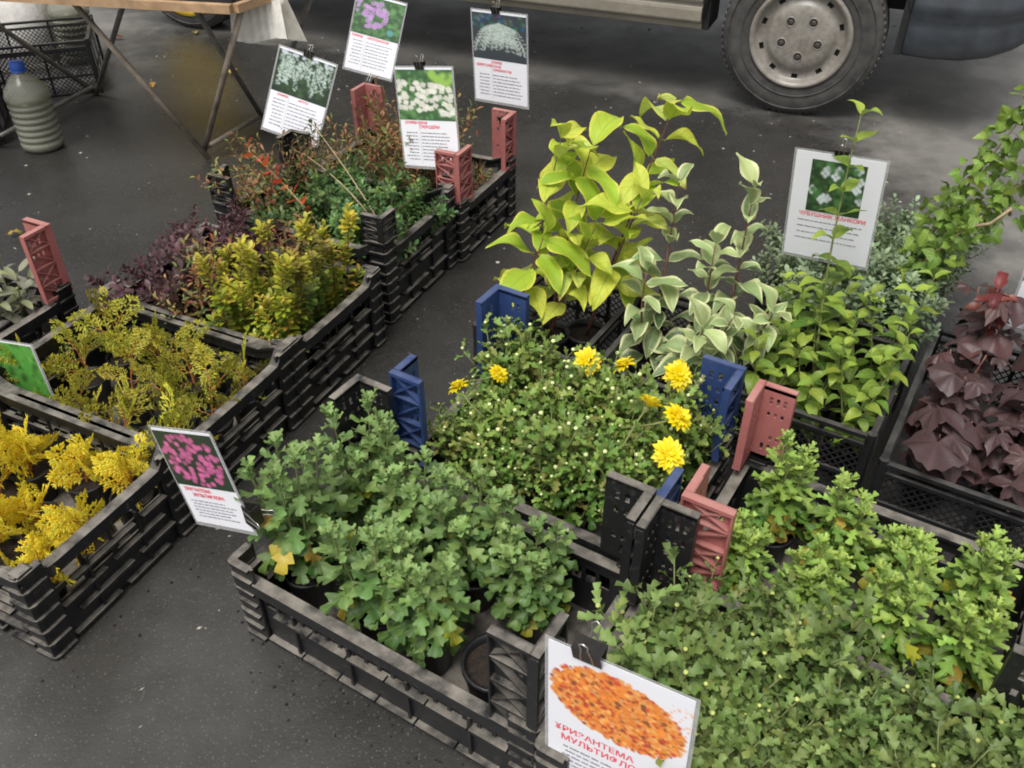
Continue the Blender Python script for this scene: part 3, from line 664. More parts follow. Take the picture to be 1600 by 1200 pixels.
SH = {'olive': [bud_shoot(k, 'olive', 0.16, 0.043, 17, 0.35, 7, 0.0030).mesh('shoot', [LM['mum_olive'], MAT['stem_g'], MAT['bud_y']], True) for k in range(8)],
      'dark': [bud_shoot(k + 50, 'dark', 0.17, 0.037, 17, 0.5, 7, 0.0036).mesh('shoot', [LM['mum_dark'], MAT['stem_g'], MAT['bud']], True) for k in range(8)]}
def shooty(name, label, cat, loc, r, key, n, spread, hs, group, lean=0.26, ps=1.0, z0=0.075):
    o = plant(name, label, cat, loc, r.uniform(0, 6.28), group, True, ps)
    for k in range(n):
        a = 2.4 * k + r.uniform(-0.3, 0.3); q = math.sqrt((k + 0.3) / n); ln = lean * q
        ax = Vector((math.sin(ln) * math.cos(a), math.sin(ln) * math.sin(a), math.cos(ln)))
        M = Matrix.Translation((spread * q * math.cos(a), spread * q * math.sin(a), z0)) @ ax.to_track_quat('Z', 'Y').to_matrix().to_4x4() @ Matrix.Rotation(r.uniform(0, 6.28), 4, 'Z') @ Matrix.Scale(hs * r.uniform(0.72, 1.22), 4)
        link('shoot', r.choice(SH[key]), o, M)
    return o
r = random.Random(5)
for i, j, p in grid_pos(C3p + E * 0.02, AC, 0.57, 0.35, 4, 3, r):
    if (i, j) == (0, 0): p = p + E * 0.05 + B * 0.05
    shooty('chrysanthemum', f'budding olive chrysanthemum, {ROWN[3][j]} {COLN[4][i]}, in crate behind orange flower sign', 'plant', p, r, 'olive', 8, 0.036, r.uniform(0.85, 1.32), 'chrysanthemums in the orange sign crate')
C2plants = {}
for i, j, p in grid_pos(C2p, AC, 0.54, 0.35, 4, 3, r):
    C2plants[i, j] = shooty('chrysanthemum', f'budding chrysanthemum, {ROWN[3][j]} {COLN[4][i]}, in the yellow flowering crate', 'plant', p, r, 'dark', 6, 0.036, r.uniform(1.0, 1.22) + (0.12 if j == 2 else 0), 'chrysanthemums in the yellow flowering crate')
def flower_mesh(seed, open_=1.0):
    r = random.Random(seed); mb = MB()
    for ring, (n, L, el) in enumerate(((17, 0.025, 0.10), (15, 0.0225, 0.40), (12, 0.018, 0.8), (8, 0.012, 1.15))):
        el = el + (1 - open_) * 0.9
        for k in range(n):
            a = 6.283 * (k + 0.5 * (ring % 2)) / n + r.uniform(-0.08, 0.08); e = el + r.uniform(-0.12, 0.12)
            d = Vector((math.cos(a) * math.cos(e), math.sin(a) * math.cos(e), math.sin(e)))
            vs, fs, uv = leaf_mesh(1, 0.36, 5, 1.35, 0.5, curl=0.5 * r.uniform(0.3, 1.3), fold=0.25, side=1, seed=k)
            mb.add(vs, fs, 0, uv, orient((0, 0, 0.002 * ring), d, (0, 0, 1), L * r.uniform(0.85, 1.1)))
    blob(mb, (0, 0, 0.008), 0.006, 0); blob(mb, (0, 0, -0.004), 0.007, 1)
    mb.tube([(0, 0.04, -0.07), (0.002, 0.015, -0.035), (0, 0, 0)], [0.0018, 0.0016, 0.0018], 5, 1)
    return mb
FLW = [flower_mesh(k, o_).mesh('flower', [MAT['petal'], MAT['stem_g']], True) for k, o_ in enumerate((1.0, 1.0, 0.55, 0.9))]
def add_flower(pl, world, k, s, tilt=(0, 0)):
    bpy.context.view_layer.update()
    M = pl.matrix_basis.inverted() @ (Matrix.Translation(world) @ Euler((tilt[0], tilt[1], k * 1.3)).to_matrix().to_4x4() @ Matrix.Scale(s, 4))
    link('flower', FLW[k % 4], pl, M)

# ------------------------------------------------------------------ branchy shrubs (barberry, spirea, box)
def wand(seed, key, h, size, n, sub=5, bend=0.03, subl=0.4, s_mat=1):
    r = random.Random(seed); mb = MB()
    pts = bez((0, 0, 0), (r.uniform(-bend, bend), r.uniform(-bend, bend), h * 0.5), (r.uniform(-bend, bend), r.uniform(-bend, bend), h))
    mb.tube(pts, [0.002 - 0.0012 * i / 8 for i in range(9)], 5, 1)
    add_leafs(mb, key, leaf_frames(pts, n, 0.1, 1.0, lambda t: size * (1.1 - 0.4 * t), lambda t: 0.15 + 0.7 * t, r), 0, r)
    for k in range(sub):
        t = 0.2 + 0.6 * k / max(1, sub - 1); p, ax = at_path(pts, t); rd = radial(ax, k * 2.4 + seed); l = h * subl * r.uniform(0.6, 1.1) * (1 - 0.5 * t)
        q = bez(p, p + rd * l * 0.35 + ax * l * 0.4, p + rd * l * 0.4 + ax * l, 4)
        mb.tube(q, [0.0013, 0.0011, 0.001, 0.0008, 0.0006], 4, 1)
        add_leafs(mb, key, leaf_frames(q, int(n * 0.45), 0.15, 1.0, lambda t: size * 0.9, lambda t: 0.2 + 0.6 * t, r), 0, r)
    return mb
SH['barb'] = [wand(k, 'barb', 0.23, 0.021, 62, 3, 0.012, 0.25).mesh('branch', [LM['barb'], MAT['stem_b']], True) for k in range(6)]
SH['barb_g'] = [wand(k + 20, 'barb_g', 0.22, 0.021, 60, 3, 0.012, 0.25).mesh('branch', [LM['barb_g'], MAT['stem_b']], True) for k in range(5)]
SH['barb_p'] = [wand(k + 40, 'barb_p', 0.16, 0.024, 34, 5, 0.04, 0.6).mesh('branch', [LM['barb_p'], MAT['stem_r']], True) for k in range(5)]
SH['rust'] = [wand(k + 60, 'rust', 0.19, 0.019, 24, 7, 0.05, 0.7).mesh('branch', [LM['rust'], MAT['stem_b']], True) for k in range(5)]
SH['box'] = [wand(k + 80, 'box', 0.14, 0.020, 36, 6, 0.04, 0.6).mesh('branch', [LM['box'], MAT['stem_b']], True) for k in range(5)]
SH['silver'] = [wand(k + 90, 'silver', 0.17, 0.020, 34, 6, 0.04, 0.6).mesh('branch', [LM['silver'], MAT['stem_g']], True) for k in range(4)]
def shrub(name, label, cat, loc, r, key, n, spread, hs, group, lean=0.4, z0=0.08):
    o = shooty(name, label, cat, loc, r, key, 0, spread, hs, group)
    for k in range(n):
        a = 2.4 * k + r.uniform(-0.3, 0.3); q = math.sqrt((k + 0.3) / n); ln = lean * q
        ax = Vector((math.sin(ln) * math.cos(a), math.sin(ln) * math.sin(a), math.cos(ln)))
        M = Matrix.Translation((spread * q * math.cos(a), spread * q * math.sin(a), z0)) @ ax.to_track_quat('Z', 'Y').to_matrix().to_4x4() @ Matrix.Rotation(r.uniform(0, 6.28), 4, 'Z') @ Matrix.Scale(hs * r.uniform(0.8, 1.2), 4)
        link('branch', r.choice(SH[key]), o, M)
    return o
r = random.Random(21)
for i, j, p in grid_pos(L3p, AL, 0.54, 0.35, 4, 3, r):
    key = 'rust' if (i, j) in ((1, 0), (2, 2)) else 'barb_p' if i == 0 or (i == 1 and j > 0) else ('barb_g' if (i + j) % 3 == 1 else 'barb')
    cn = {'barb_p': 'dark purple', 'barb_g': 'green', 'barb': 'yellow green', 'rust': 'rust orange'}[key]
    shrub('barberry', f'{cn} barberry, {ROWN[3][j]} {COLN[4][i]}, in third crate of the left row', 'plant', p, r, key, 5 if key != 'barb_p' else 6, 0.042, 1.05 + (0.14 if i > 1 else 0.1), 'barberries in the third left crate', 0.14 if key != 'barb_p' else 0.7)
for i, j, p in grid_pos(L4p, AL, 0.54, 0.35, 4, 2, r):
    key = 'rust' if i == 0 else 'box'
    cn = 'dark green small leaved shrub' if key == 'box' else 'rust brown spirea'
    shrub('spirea', f'{cn}, {ROWN[2][j]} {COLN[4][i]}, in tall crate behind the barberries', 'plant', p, r, key, 7, 0.04, 1.15, 'spireas in the tall left crate', 0.6, 0.12)
for i, j, p in grid_pos(L5p, AL, 0.54, 0.35, 4, 2, r):
    key = 'rust'
    shrub('spirea', f'rust brown spirea, {ROWN[2][j]} {COLN[4][i]}, in farthest crate of the left row', 'plant', p, r, key, 6, 0.04, [0.8, 1.3, 1.3, 0.6][i], 'spireas in the farthest left crate', 0.45)
for i, j, p in grid_pos(FR_(0.36, 1.10), AC, 0.40, 0.55, 3, 4, r):
    if j == 3 and i == 0: continue
    shrub('silver_herb', f'silvery green herb, {["first","second","third","fourth"][j]} row {COLN[3][i]}, behind the mock orange sign', 'plant', p, r, 'silver', 6, 0.04, 1.1, 'silvery herbs behind the mock oranges', 0.5)

# ------------------------------------------------------------------ thujas
def frond(seed, L, w, key_scale=1.0):
    r = random.Random(seed); mb = MB()
    bend = r.uniform(-0.25, 0.25)
    def loz(p, d, l, wd):
        d = d.normalized(); x = Vector((d.y, -d.x, 0)); z = Vector((0, 0, 0.25 * wd))
        p0 = p; p1 = p + d * l * 0.55
        mb.add([p0, p1 + x * wd - z, p + d * l, p1 - x * wd - z, p1 + z * 1.5], [(0, 1, 4), (1, 2, 4), (2, 3, 4), (3, 0, 4)], 0)
    n = 11; p = Vector((0, 0, 0)); ang = 0
    for i in range(n):
        t = i / n; ang += bend / n * 2; d = Vector((math.sin(ang), math.cos(ang), -0.15 * t)); st = L / n
        mb.tube([p, p + d * st], [0.0013 * (1 - t) + 0.0006, 0.0012 * (1 - t) + 0.0005], 4, 1 if t < 0.5 else 0, False)
        q = p + d * st; sgn = 1 if i % 2 else -1
        bl = w * (math.sin(math.pi * min(1, (t + 0.12)) ** 0.8) + 0.25) * r.uniform(0.75, 1.15)
        a = ang + sgn * R(r.uniform(38, 55)); bd = Vector((math.sin(a), math.cos(a), r.uniform(-0.1, 0.25))); m = max(3, int(bl / 0.0085)); bp = q
        for k in range(m):
            loz(bp, bd, 0.0125, 0.0034)
            if k:
                for s2 in (-1, 1):
                    if r.random() < 0.8:
                        a2 = a + s2 * R(42); sl = 0.015 * (1 - 0.5 * k / m) + 0.005
                        loz(bp, Vector((math.sin(a2), math.cos(a2), r.uniform(-0.1, 0.3))), sl, 0.0032)
            bp = bp + bd * (bl / m)
        p = q
    loz(p, Vector((math.sin(ang), math.cos(ang), 0)), 0.012, 0.002)
    return mb
FY = [frond(k, 0.085, 0.036).mesh('spray', [LM['thuja_y'], MAT['stem_o']]) for k in range(5)]
FO = [frond(k + 30, 0.115, 0.042).mesh('spray', [LM['thuja_o'], MAT['stem_o']]) for k in range(5)]
def thuja(label, loc, r, meshes, n, h, sp, s, group, stemm):
    o = plant('thuja_seedling', label, 'plant', loc, r.uniform(0, 6.28), group, True, 0.95)
    lean = Vector((r.uniform(-0.02, 0.02), r.uniform(-0.02, 0.02), 0))
    pts = bez((0, 0, 0.075), Vector((0, 0, 0.08 + h * 0.5)) + lean * 0.3, Vector((0, 0, 0.08 + h)) + lean)
    mb = MB(); mb.tube(pts, [0.003 - 0.002 * i / 8 for i in range(9)], 5); obj('stem', mb, stemm, o, None, True)
    for k in range(n):
        t = 0.12 + 0.88 * k / (n - 1); p, ax = at_path(pts, t); rd = radial(ax, 2.4 * k + r.uniform(-0.3, 0.3)); el = 0.35 + 0.9 * t + r.uniform(-0.2, 0.2)
        d = rd * math.cos(el) + ax * math.sin(el)
        tang = ax.cross(rd); nn = (tang * r.uniform(0.4, 1.0) + ax * r.uniform(0.2, 0.9))
        link('spray', r.choice(meshes), o, orient(p, d, nn, s * r.uniform(0.75, 1.15)))
    return o
r = random.Random(33)
for i, j, p in grid_pos(L1p, AL, 0.55, 0.36, 4, 3, r, 0.02):
    thuja(f'bright yellow thuja seedling, {ROWN[3][j]} {COLN[4][i]}, in nearest left crate', p, r, FY, 12, r.uniform(0.05, 0.11), 0.05, r.uniform(0.7, 0.95), 'yellow thujas in the nearest left crate', MAT['stem_o'])
for i, j, p in grid_pos(L2p, AL, 0.55, 0.36, 4, 3, r, 0.02):
    thuja(f'olive gold thuja seedling, {ROWN[3][j]} {COLN[4][i]}, in second left crate', p, r, FO, 7, r.uniform(0.05, 0.12), 0.05, r.uniform(0.7, 1.0), 'olive thujas in the second left crate', MAT['stem_o'])

# ------------------------------------------------------------------ sage, dogwoods, mock oranges, purple shrubs, vine: leaves as parts
r = random.Random(44)
for i, j, p in grid_pos(LSp, AL, 0.54, 0.35, 3, 2, r):
    o = plant('sage', f'grey purple sage, {ROWN[2][j]} {COLN[3][i]}, beside the lone faded red post', 'plant', p, r.uniform(0, 6), 'sages at the left edge')
    for s in range(5):
        a = s * 1.26 + r.uniform(-.3, .3); pts = bez((0, 0, .08), (.03 * math.cos(a), .03 * math.sin(a), .16), (.06 * math.cos(a), .06 * math.sin(a), .25 * r.uniform(.8, 1.15)))
        mb = MB(); mb.tube(pts, [.003 - .0015 * k / 8 for k in range(9)], 5); obj('stem', mb, MAT['stem_g'], o, None, True)
        put_leaves(o, 'sage', leaf_frames(pts, 6, .35, 1, lambda t: .078 - .02 * t, lambda t: -.1 + .8 * t * t, r, True), r)
def stemmed(o, base, ctrl, top, n, t0, size, elev, key, r, stemm, rad=0.004, droop=0.25, jit=0.3, old=None, oldp=0.0, phi0=None):
    M = o.matrix_basis.inverted(); pts = bez(M @ Vector(base), M @ Vector(ctrl), M @ Vector(top))
    mb = MB(); mb.tube(pts, [rad * (1 - 0.7 * k / 8) for k in range(9)], 6); obj('stem', mb, stemm, o, None, True)
    fr = leaf_frames(pts, n, t0, 1.0, size, elev, r, True, jit, phi0, droop)
    put_leaves(o, key, fr, r, old, oldp)
def single(o, key, world, d, n, s, k=0):
    M = o.matrix_basis.inverted(); link('leaf', LEAF[key][k % len(LEAF[key])][0], o, M @ orient(world, d, n, s))
zb = 0.10
# lime dogwoods
spec = [((0.03, 2.02), [((0.06, 2.03, 0.35), (0.115, 2.0, 0.665), 8), ((0.04, 1.96, 0.3), (0.075, 1.93, 0.44), 5)], 'leaning left'),
        ((0.10, 1.99), [((0.13, 2.00, 0.4), (0.184, 1.98, 0.65), 8), ((0.13, 1.93, 0.3), (0.20, 1.89, 0.50), 6)], 'in the middle'),
        ((0.20, 2.00), [((0.28, 2.02, 0.42), (0.375, 2.0, 0.755), 10), ((0.25, 1.94, 0.35), (0.30, 1.90, 0.56), 8)], 'tallest, arching right')]
for (bx, by), stems, nm in spec:
    o = plant('dogwood', f'lime yellow dogwood with large drooping leaves, {nm}', 'plant', (bx, by, 0.012), 0, 'lime dogwoods in the small lattice crate', True, 1.15)
    for c, tp, n in stems:
        stemmed(o, (bx, by, zb), c, tp, n, 0.36, lambda t: r.uniform(0.115, 0.165) - 0.02 * t, lambda t: r.uniform(-0.5, 0.75) + 0.4 * t * t, 'lime', r, MAT['stem_r'], 0.0045, 0.1, 0.8)
# variegated dogwoods
spec = [((0.36, 1.84), [((0.36, 1.85, .32), (0.375, 1.86, .62), 10), ((0.30, 1.82, .25), (0.315, 1.81, .42), 8)], 'nearest the lime leaves'),
        ((0.46, 1.80), [((0.46, 1.80, .3), (0.46, 1.79, .50), 11), ((0.42, 1.72, .22), (0.43, 1.66, .36), 9), ((0.46, 1.73, .22), (0.50, 1.68, .38), 9)], 'lowest in the middle'),
        ((0.54, 1.82), [((0.53, 1.84, .35), (0.544, 1.85, .61), 11), ((0.57, 1.74, .25), (0.59, 1.69, .38), 9)], 'tallest, nearest the mock orange sign')]
for (bx, by), stems, nm in spec:
    o = plant('dogwood', f'white edged variegated dogwood, {nm}', 'plant', (bx, by, 0.012), 0, 'variegated dogwoods', True, 1.1)
    for c, tp, n in stems:
        stemmed(o, (bx, by, zb), c, tp, n, 0.22, lambda t: r.uniform(0.08, 0.118) - 0.03 * t, lambda t: r.uniform(-0.3, 0.3) + 0.75 * t * t, 'varieg', r, MAT['stem_r'], 0.0045, 0.12, 0.7)
# mock oranges
k = 0
for i, j, p in grid_pos(FR_(0.40, 0.565), AC, 0.32, 0.37, 3, 3, r, 0.008):
    tall = (i, j) == (1, 1)
    o = plant('mock_orange', ('tall mock orange with a shoot rising in front of the white flower sign' if tall else f'green mock orange, {ROWN[3][j]} {COLN[3][i]}, in lattice crate under its sign'), 'plant', p, 0, 'mock oranges in the lattice crate')
    if tall:
        stemmed(o, p + Vector((0, 0, .08)), p + Vector((-0.03, .08, .38)), (0.745, 1.86, 0.775), 11, .25, lambda t: .095 - .042 * t, lambda t: .05 + .7 * t * t, 'mock', r, MAT['stem_g'], .004, .15)
    for s in range(2 if tall else 3):
        a = s * 2.1 + r.uniform(-.4, .4); h = r.uniform(.17, .27) * (1.2 if j == 2 else 1); sp = .05
        stemmed(o, p + Vector((0, 0, .08)), p + Vector((sp * math.cos(a), sp * math.sin(a), .1 + h * .5)), p + Vector((sp * 1.3 * math.cos(a), sp * 1.3 * math.sin(a), .09 + h)), 7, .15, lambda t: .066 - .024 * t, lambda t: -.1 + .8 * t * t, 'mock', r, MAT['stem_g'], .003, .22)
# purple leaved shrubs
for i, j, p in grid_pos(FR_(0.86, 0.62), AC, 0.52, 0.5, 3, 3, r):
    o = plant('purple_leaf_shrub', f'dark purple leaved shrub, {ROWN[3][j]} {COLN[3][i]}, in lattice crate at right edge', 'plant', p, 0, 'purple leaved shrubs', True, 1.2)
    for s_ in range(3):
        a = s_ * 2.1 + r.uniform(-.5, .5); h = r.uniform(.06, .16) + 0.075 * j
        pts = bez((0, 0, .09), (.03 * math.cos(a), .03 * math.sin(a), .1 + h * .5), (.055 * math.cos(a), .055 * math.sin(a), .09 + h))
        mb = MB(); mb.tube(pts, [.004 * (1 - .6 * k / 8) for k in range(9)], 6); obj('stem', mb, MAT['stem_r'], o, None, True)
        for M, t in leaf_frames(pts, 3, .35, 1.0, lambda t: r.uniform(.075, .14) - .02 * t, lambda t: r.uniform(-.35, .3) + .2 * t, r, True, .8, None, .25):
            key = 'purple'
            pt = M.col[3].xyz + M.col[1].xyz.normalized() * .03
            if key == 'purple': M = Matrix.Translation(M.col[1].xyz.normalized() * .025) @ M
            lf = link('leaf', r.choice(LEAF[key])[0], o, M)
    if j == 2 or (i, j) == (1, 1):
        stemmed(o, p + Vector((0, 0, .09)), p + Vector((.02, .0, .28)), p + Vector((r.uniform(-.06, .04), r.uniform(-.05, .02), r.uniform(.38, .46) - .08 * (j == 1))), 5, .6, lambda t: .072 - .02 * t, lambda t: .25, 'redl', r, MAT['stem_r'], .0035, .1, .5)

# ------------------------------------------------------------------ flowers of C2, vine, odd twigs
C2F = [((-0.110, 1.455, 0.352), 3, 1.0), ((-0.030, 1.51, 0.345), 1, 1.0), ((0.164, 1.56, 0.343), 0, 1.35), ((0.242, 1.54, 0.344), 3, 1.1), ((0.35, 1.5, 0.350), 0, 1.4), ((0.357, 1.53, 0.355), 3, .7),
       ((0.265, 1.355, 0.385), 2, 1.2), ((0.319, 1.33, 0.375), 1, 1.4), ((0.291, 1.23, 0.372), 0, 1.4)]
for (x, y, z), k, s in C2F:
    best = min(C2plants.values(), key=lambda o: (o.location.x - x) ** 2 + (o.location.y - y) ** 2)
    add_flower(best, (x, y, z), k, s, (0.6, 0.1 - 0.15 * (k % 3)))

o = plant('climbing_vine', 'tall green leafy vine arching up along the right edge', 'plant', FR_(0.45, 1.22) + Vector((0, 0, .012)), 0, None, True, 1.1)
base = Vector(o.location) + Vector((0, 0, .09))
def vine_stem(c, tp, n, t0, sz, tw=.005):
    M = o.matrix_basis.inverted(); pts = bez(M @ base, M @ Vector(c), M @ Vector(tp), 12)
    mb = MB(); mb.tube(pts, [tw * (1 - 0.7 * k / 12) for k in range(13)], 6); obj('stem', mb, MAT['twig'], o, None, True)
    for k in range(n):
        p, ax = at_path(pts, t0 + (1 - t0) * k / (n - 1)); rd = radial(ax, k * 2.4 + r.uniform(-.6, .6))
        q = p + rd * r.uniform(.008, .05) + Vector((0, 0, r.uniform(-.03, .02)))
        d = rd * r.uniform(.4, 1.2) + Vector((r.uniform(-.6, .6), r.uniform(-.6, .3), -r.uniform(-.2, .9)))
        link('leaf', r.choice(LEAF['vine'])[0], o, orient(q, d, Vector((r.uniform(-.9, .9), r.uniform(-1, .3), .8)), sz * r.uniform(.7, 1.25)))
vine_stem((1.05, 2.03, 0.40), (1.20, 1.95, 0.86), 150, .15, .042)
vine_stem((1.08, 2.02, 0.38), (1.27, 1.92, 0.68), 125, .15, .042)
vine_stem((1.02, 2.0, 0.30), (1.12, 1.93, 0.50), 70, .10, .042)
mb = MB(); mb.tube([(1.085, 1.88, .50), (1.11, 1.865, .515), (1.14, 1.86, .555), (1.155, 1.88, .53)], .0045, 6); t_ = obj('raffia_tie', mb, MAT['twig'], o, o.matrix_basis.inverted(), True)
def twig(label, pts, leafkey, n, size, loc, cat='twig', name='leafy_twig', stemm=None, t0=.4):
    o = thing(name, label, cat, loc, 0)
    mb = MB(); L = [Vector(p) - Vector(loc) for p in pts]; path = bez(*L); mb.tube(path, [.0028 - .0016 * k / 8 for k in range(9)], 5)
    obj('stem', mb, stemm or MAT['twig'], o, None, True)
    put_leaves(o, leafkey, leaf_frames(path, n, t0, 1, lambda t: size, lambda t: .4, r), r)
twig('bare branch with orange red leaves rising above the barberries', [(-0.495, 2.35, .12), (-.60, 2.40, .30), (-.76, 2.45, .44)], 'fire', 12, .042, (-0.495, 2.35, .12), t0=.45)
twig('thin tan twig leaning out of the dark green shrub crate', [(-0.36, 2.32, .2), (-.45, 2.42, .33), (-.62, 2.52, .40)], 'mock_s', 8, .022, (-0.36, 2.32, .2), t0=.7)
twig('long tan twig crossing the rust brown spirea', [(-0.38, 2.40, .2), (-.47, 2.46, .36), (-.60, 2.60, .46)], 'mock_s', 5, .02, (-0.38, 2.40, .2), t0=.8)

# ------------------------------------------------------------------ signs
FONT_DG = None
def text_mesh(s, size, name='lettering'):
    c = bpy.data.curves.new(name, 'FONT'); c.body = s; c.size = size; c.align_x = 'LEFT'; c.extrude = 0; c.offset = 0.00035
    o = bpy.data.objects.new(name, c); COL.objects.link(o); dg = bpy.context.evaluated_depsgraph_get()
    me = bpy.data.meshes.new_from_object(o.evaluated_get(dg)); bpy.data.objects.remove(o); bpy.data.curves.remove(c); me.name = name
    return me
def picture(kind, nx, ny, seed):
    r = np.random.default_rng(seed); X, Y = np.meshgrid(np.linspace(0, 1, nx), np.linspace(0, 1, ny)); asp = ny / nx
    img = np.zeros((ny, nx, 3)); img[:] = (0.03, 0.07, 0.03)
    def disc(cx, cy, rad, col, soft=0.5, ex=1.0):
        d = np.sqrt(((X - cx) / ex) ** 2 + ((Y - cy) * asp) ** 2) / rad; a = np.clip((1 - d) / soft, 0, 1)[..., None]
        img[:] = img * (1 - a) + np.array(col) * a
    for _ in range(160):
        g = r.uniform(0.04, 0.2); disc(r.random(), r.random(), r.uniform(.03, .09), (g * .5, g * 1.1, g * .4), .9)
    if kind == 'cascade':
        img *= 0.5
        for c in range(26):
            x0 = r.random(); y = .02 + .2 * r.random(); yend = y + r.uniform(.3, .75)
            while y < yend:
                b = r.uniform(.30, .72); disc(x0 + r.uniform(-.035, .035), y, r.uniform(.012, .034), (b * .82, b, b * .88), .9); y += .022
        for _ in range(14): disc(r.random(), r.uniform(0, .10), .05, (.5, .55, .6), .7)
    elif kind == 'purple':
        img[:] = img * 1.4
        for _ in range(42):
            a = r.uniform(0, 6.28); q = r.random() ** .5; cx, cy = .42 + .27 * q * math.cos(a), .45 + .36 * q * math.sin(a); b = r.uniform(.75, 1.1)
            for k in range(5): disc(cx + .035 * math.cos(k * 1.256), cy + .035 * math.sin(k * 1.256), .032, (.50 * b, .30 * b, .58 * b), .7)
        for _ in range(6): disc(r.uniform(0, .1), r.uniform(.1, .5), .05, (.45, .3, .55), .8)
        disc(.80, .80, .09, (.10, .30, .27), .3)
    elif kind == 'cream':
        img[:] = img * 1.8
        for _ in range(14): disc(r.uniform(.6, 1), r.uniform(0, .35), .09, (.3, .5, .1), .8)
        for _ in range(75):
            cx = r.uniform(0, 1); cy = .2 + .5 * cx * .3 + r.uniform(0, .55); b = r.uniform(.6, .82)
            if cy > .92: continue
            for k in range(4): disc(cx + .03 * math.cos(k * 1.57 + cx * 9), cy + .03 * math.sin(k * 1.57 + cx * 9), .035, (b, b * .98, b * .86), .6)
    elif kind == 'fountain':
        img[:] = (.05, .06, .07)
        for _ in range(40): disc(r.random(), r.uniform(0, .3), .05, (.15 * r.random(), .16 * r.random() + .05, .22 * r.random() + .05), .9)
        for _ in range(230):
            a = r.uniform(-1.0, 1.0); l = r.uniform(.35, 1)
            for t in np.linspace(.05, 1, 14):
                x = .5 + .62 * a * l * t ** .8; y = .34 - .24 * l * math.sin(min(1, t * 1.3) * 2.2) * (1 - .5 * abs(a)) + .62 * l * t ** 2.4
                if y < .9:
                    b = r.uniform(.30, .72); disc(x, y, .020, (b * .86, b, b * .90), .9)
    elif kind == 'mockflower':
        img *= .8
        for _ in range(16):
            cx, cy = r.random(), r.uniform(.1, .9); b = r.uniform(.55, .8)
            for k in range(4): disc(cx + .05 * math.cos(k * 1.57), cy + .05 * math.sin(k * 1.57), .05, (b * .92, b, b), .6)
        for _ in range(12): disc(r.random(), r.random(), .09, (.08, .2, .07), .7)
    elif kind == 'pinkmum':
        img[:] = (.03, .05, .03)
        for _ in range(150):
            cx, cy = r.random(), r.random()
            if abs(cx - .5) ** 2 / .22 + abs(cy - .5) ** 2 / .22 > 1.05: continue
            b = r.uniform(.55, 1.15)
            for k in range(6): disc(cx + .03 * math.cos(k * 1.05), cy + .03 * math.sin(k * 1.05), .024, (.66 * b, .14 * b, .34 * b), .8)
            disc(cx, cy, .02, (.72 * b, .3 * b, .45 * b), .9)
    elif kind == 'orangemum':
        img[:] = (.80, .80, .84)
        q_ = ((X - .5) * .94 + (Y - .5) * .34) / .47; w_ = (-(X - .5) * .34 + (Y - .5) * .94) / .38
        img[(q_ ** 2 + w_ ** 2) < .95] = (.80, .25, .05)
        pts = []
        for _ in range(2600):
            cx, cy = r.uniform(.0, 1), r.uniform(0, 1)
            rot = (cx - .5) * .94 + (cy - .5) * .34; ro2 = -(cx - .5) * .34 + (cy - .5) * .94
            if (rot / .49) ** 2 + (ro2 / .40) ** 2 > 1: continue
            pts.append((cx, cy))
        for cx, cy in pts:
            q = r.random(); b = r.uniform(.75, 1.1)
            col = (.22, .07, .03) if q < .07 else ((.60 * b, .07 * b, .03) if q < .28 else ((.85 * b, .27 * b, .04) if q < .75 else (.92 * b, .45 * b, .12)))
            disc(cx, cy, r.uniform(.014, .030), col, .6)
        for _ in range(50): disc(r.uniform(.85, 1), r.uniform(.1, .5), r.uniform(.004, .012), (.85, .4, .15), .5)
    elif kind == 'green':
        img[:] = (.10, .35, .06)
        for _ in range(200): g = r.uniform(.1, .5); disc(r.random(), r.random(), r.uniform(.02, .08), (g * .35, g, g * .2), .9)
    return np.clip(img, 0, 1)
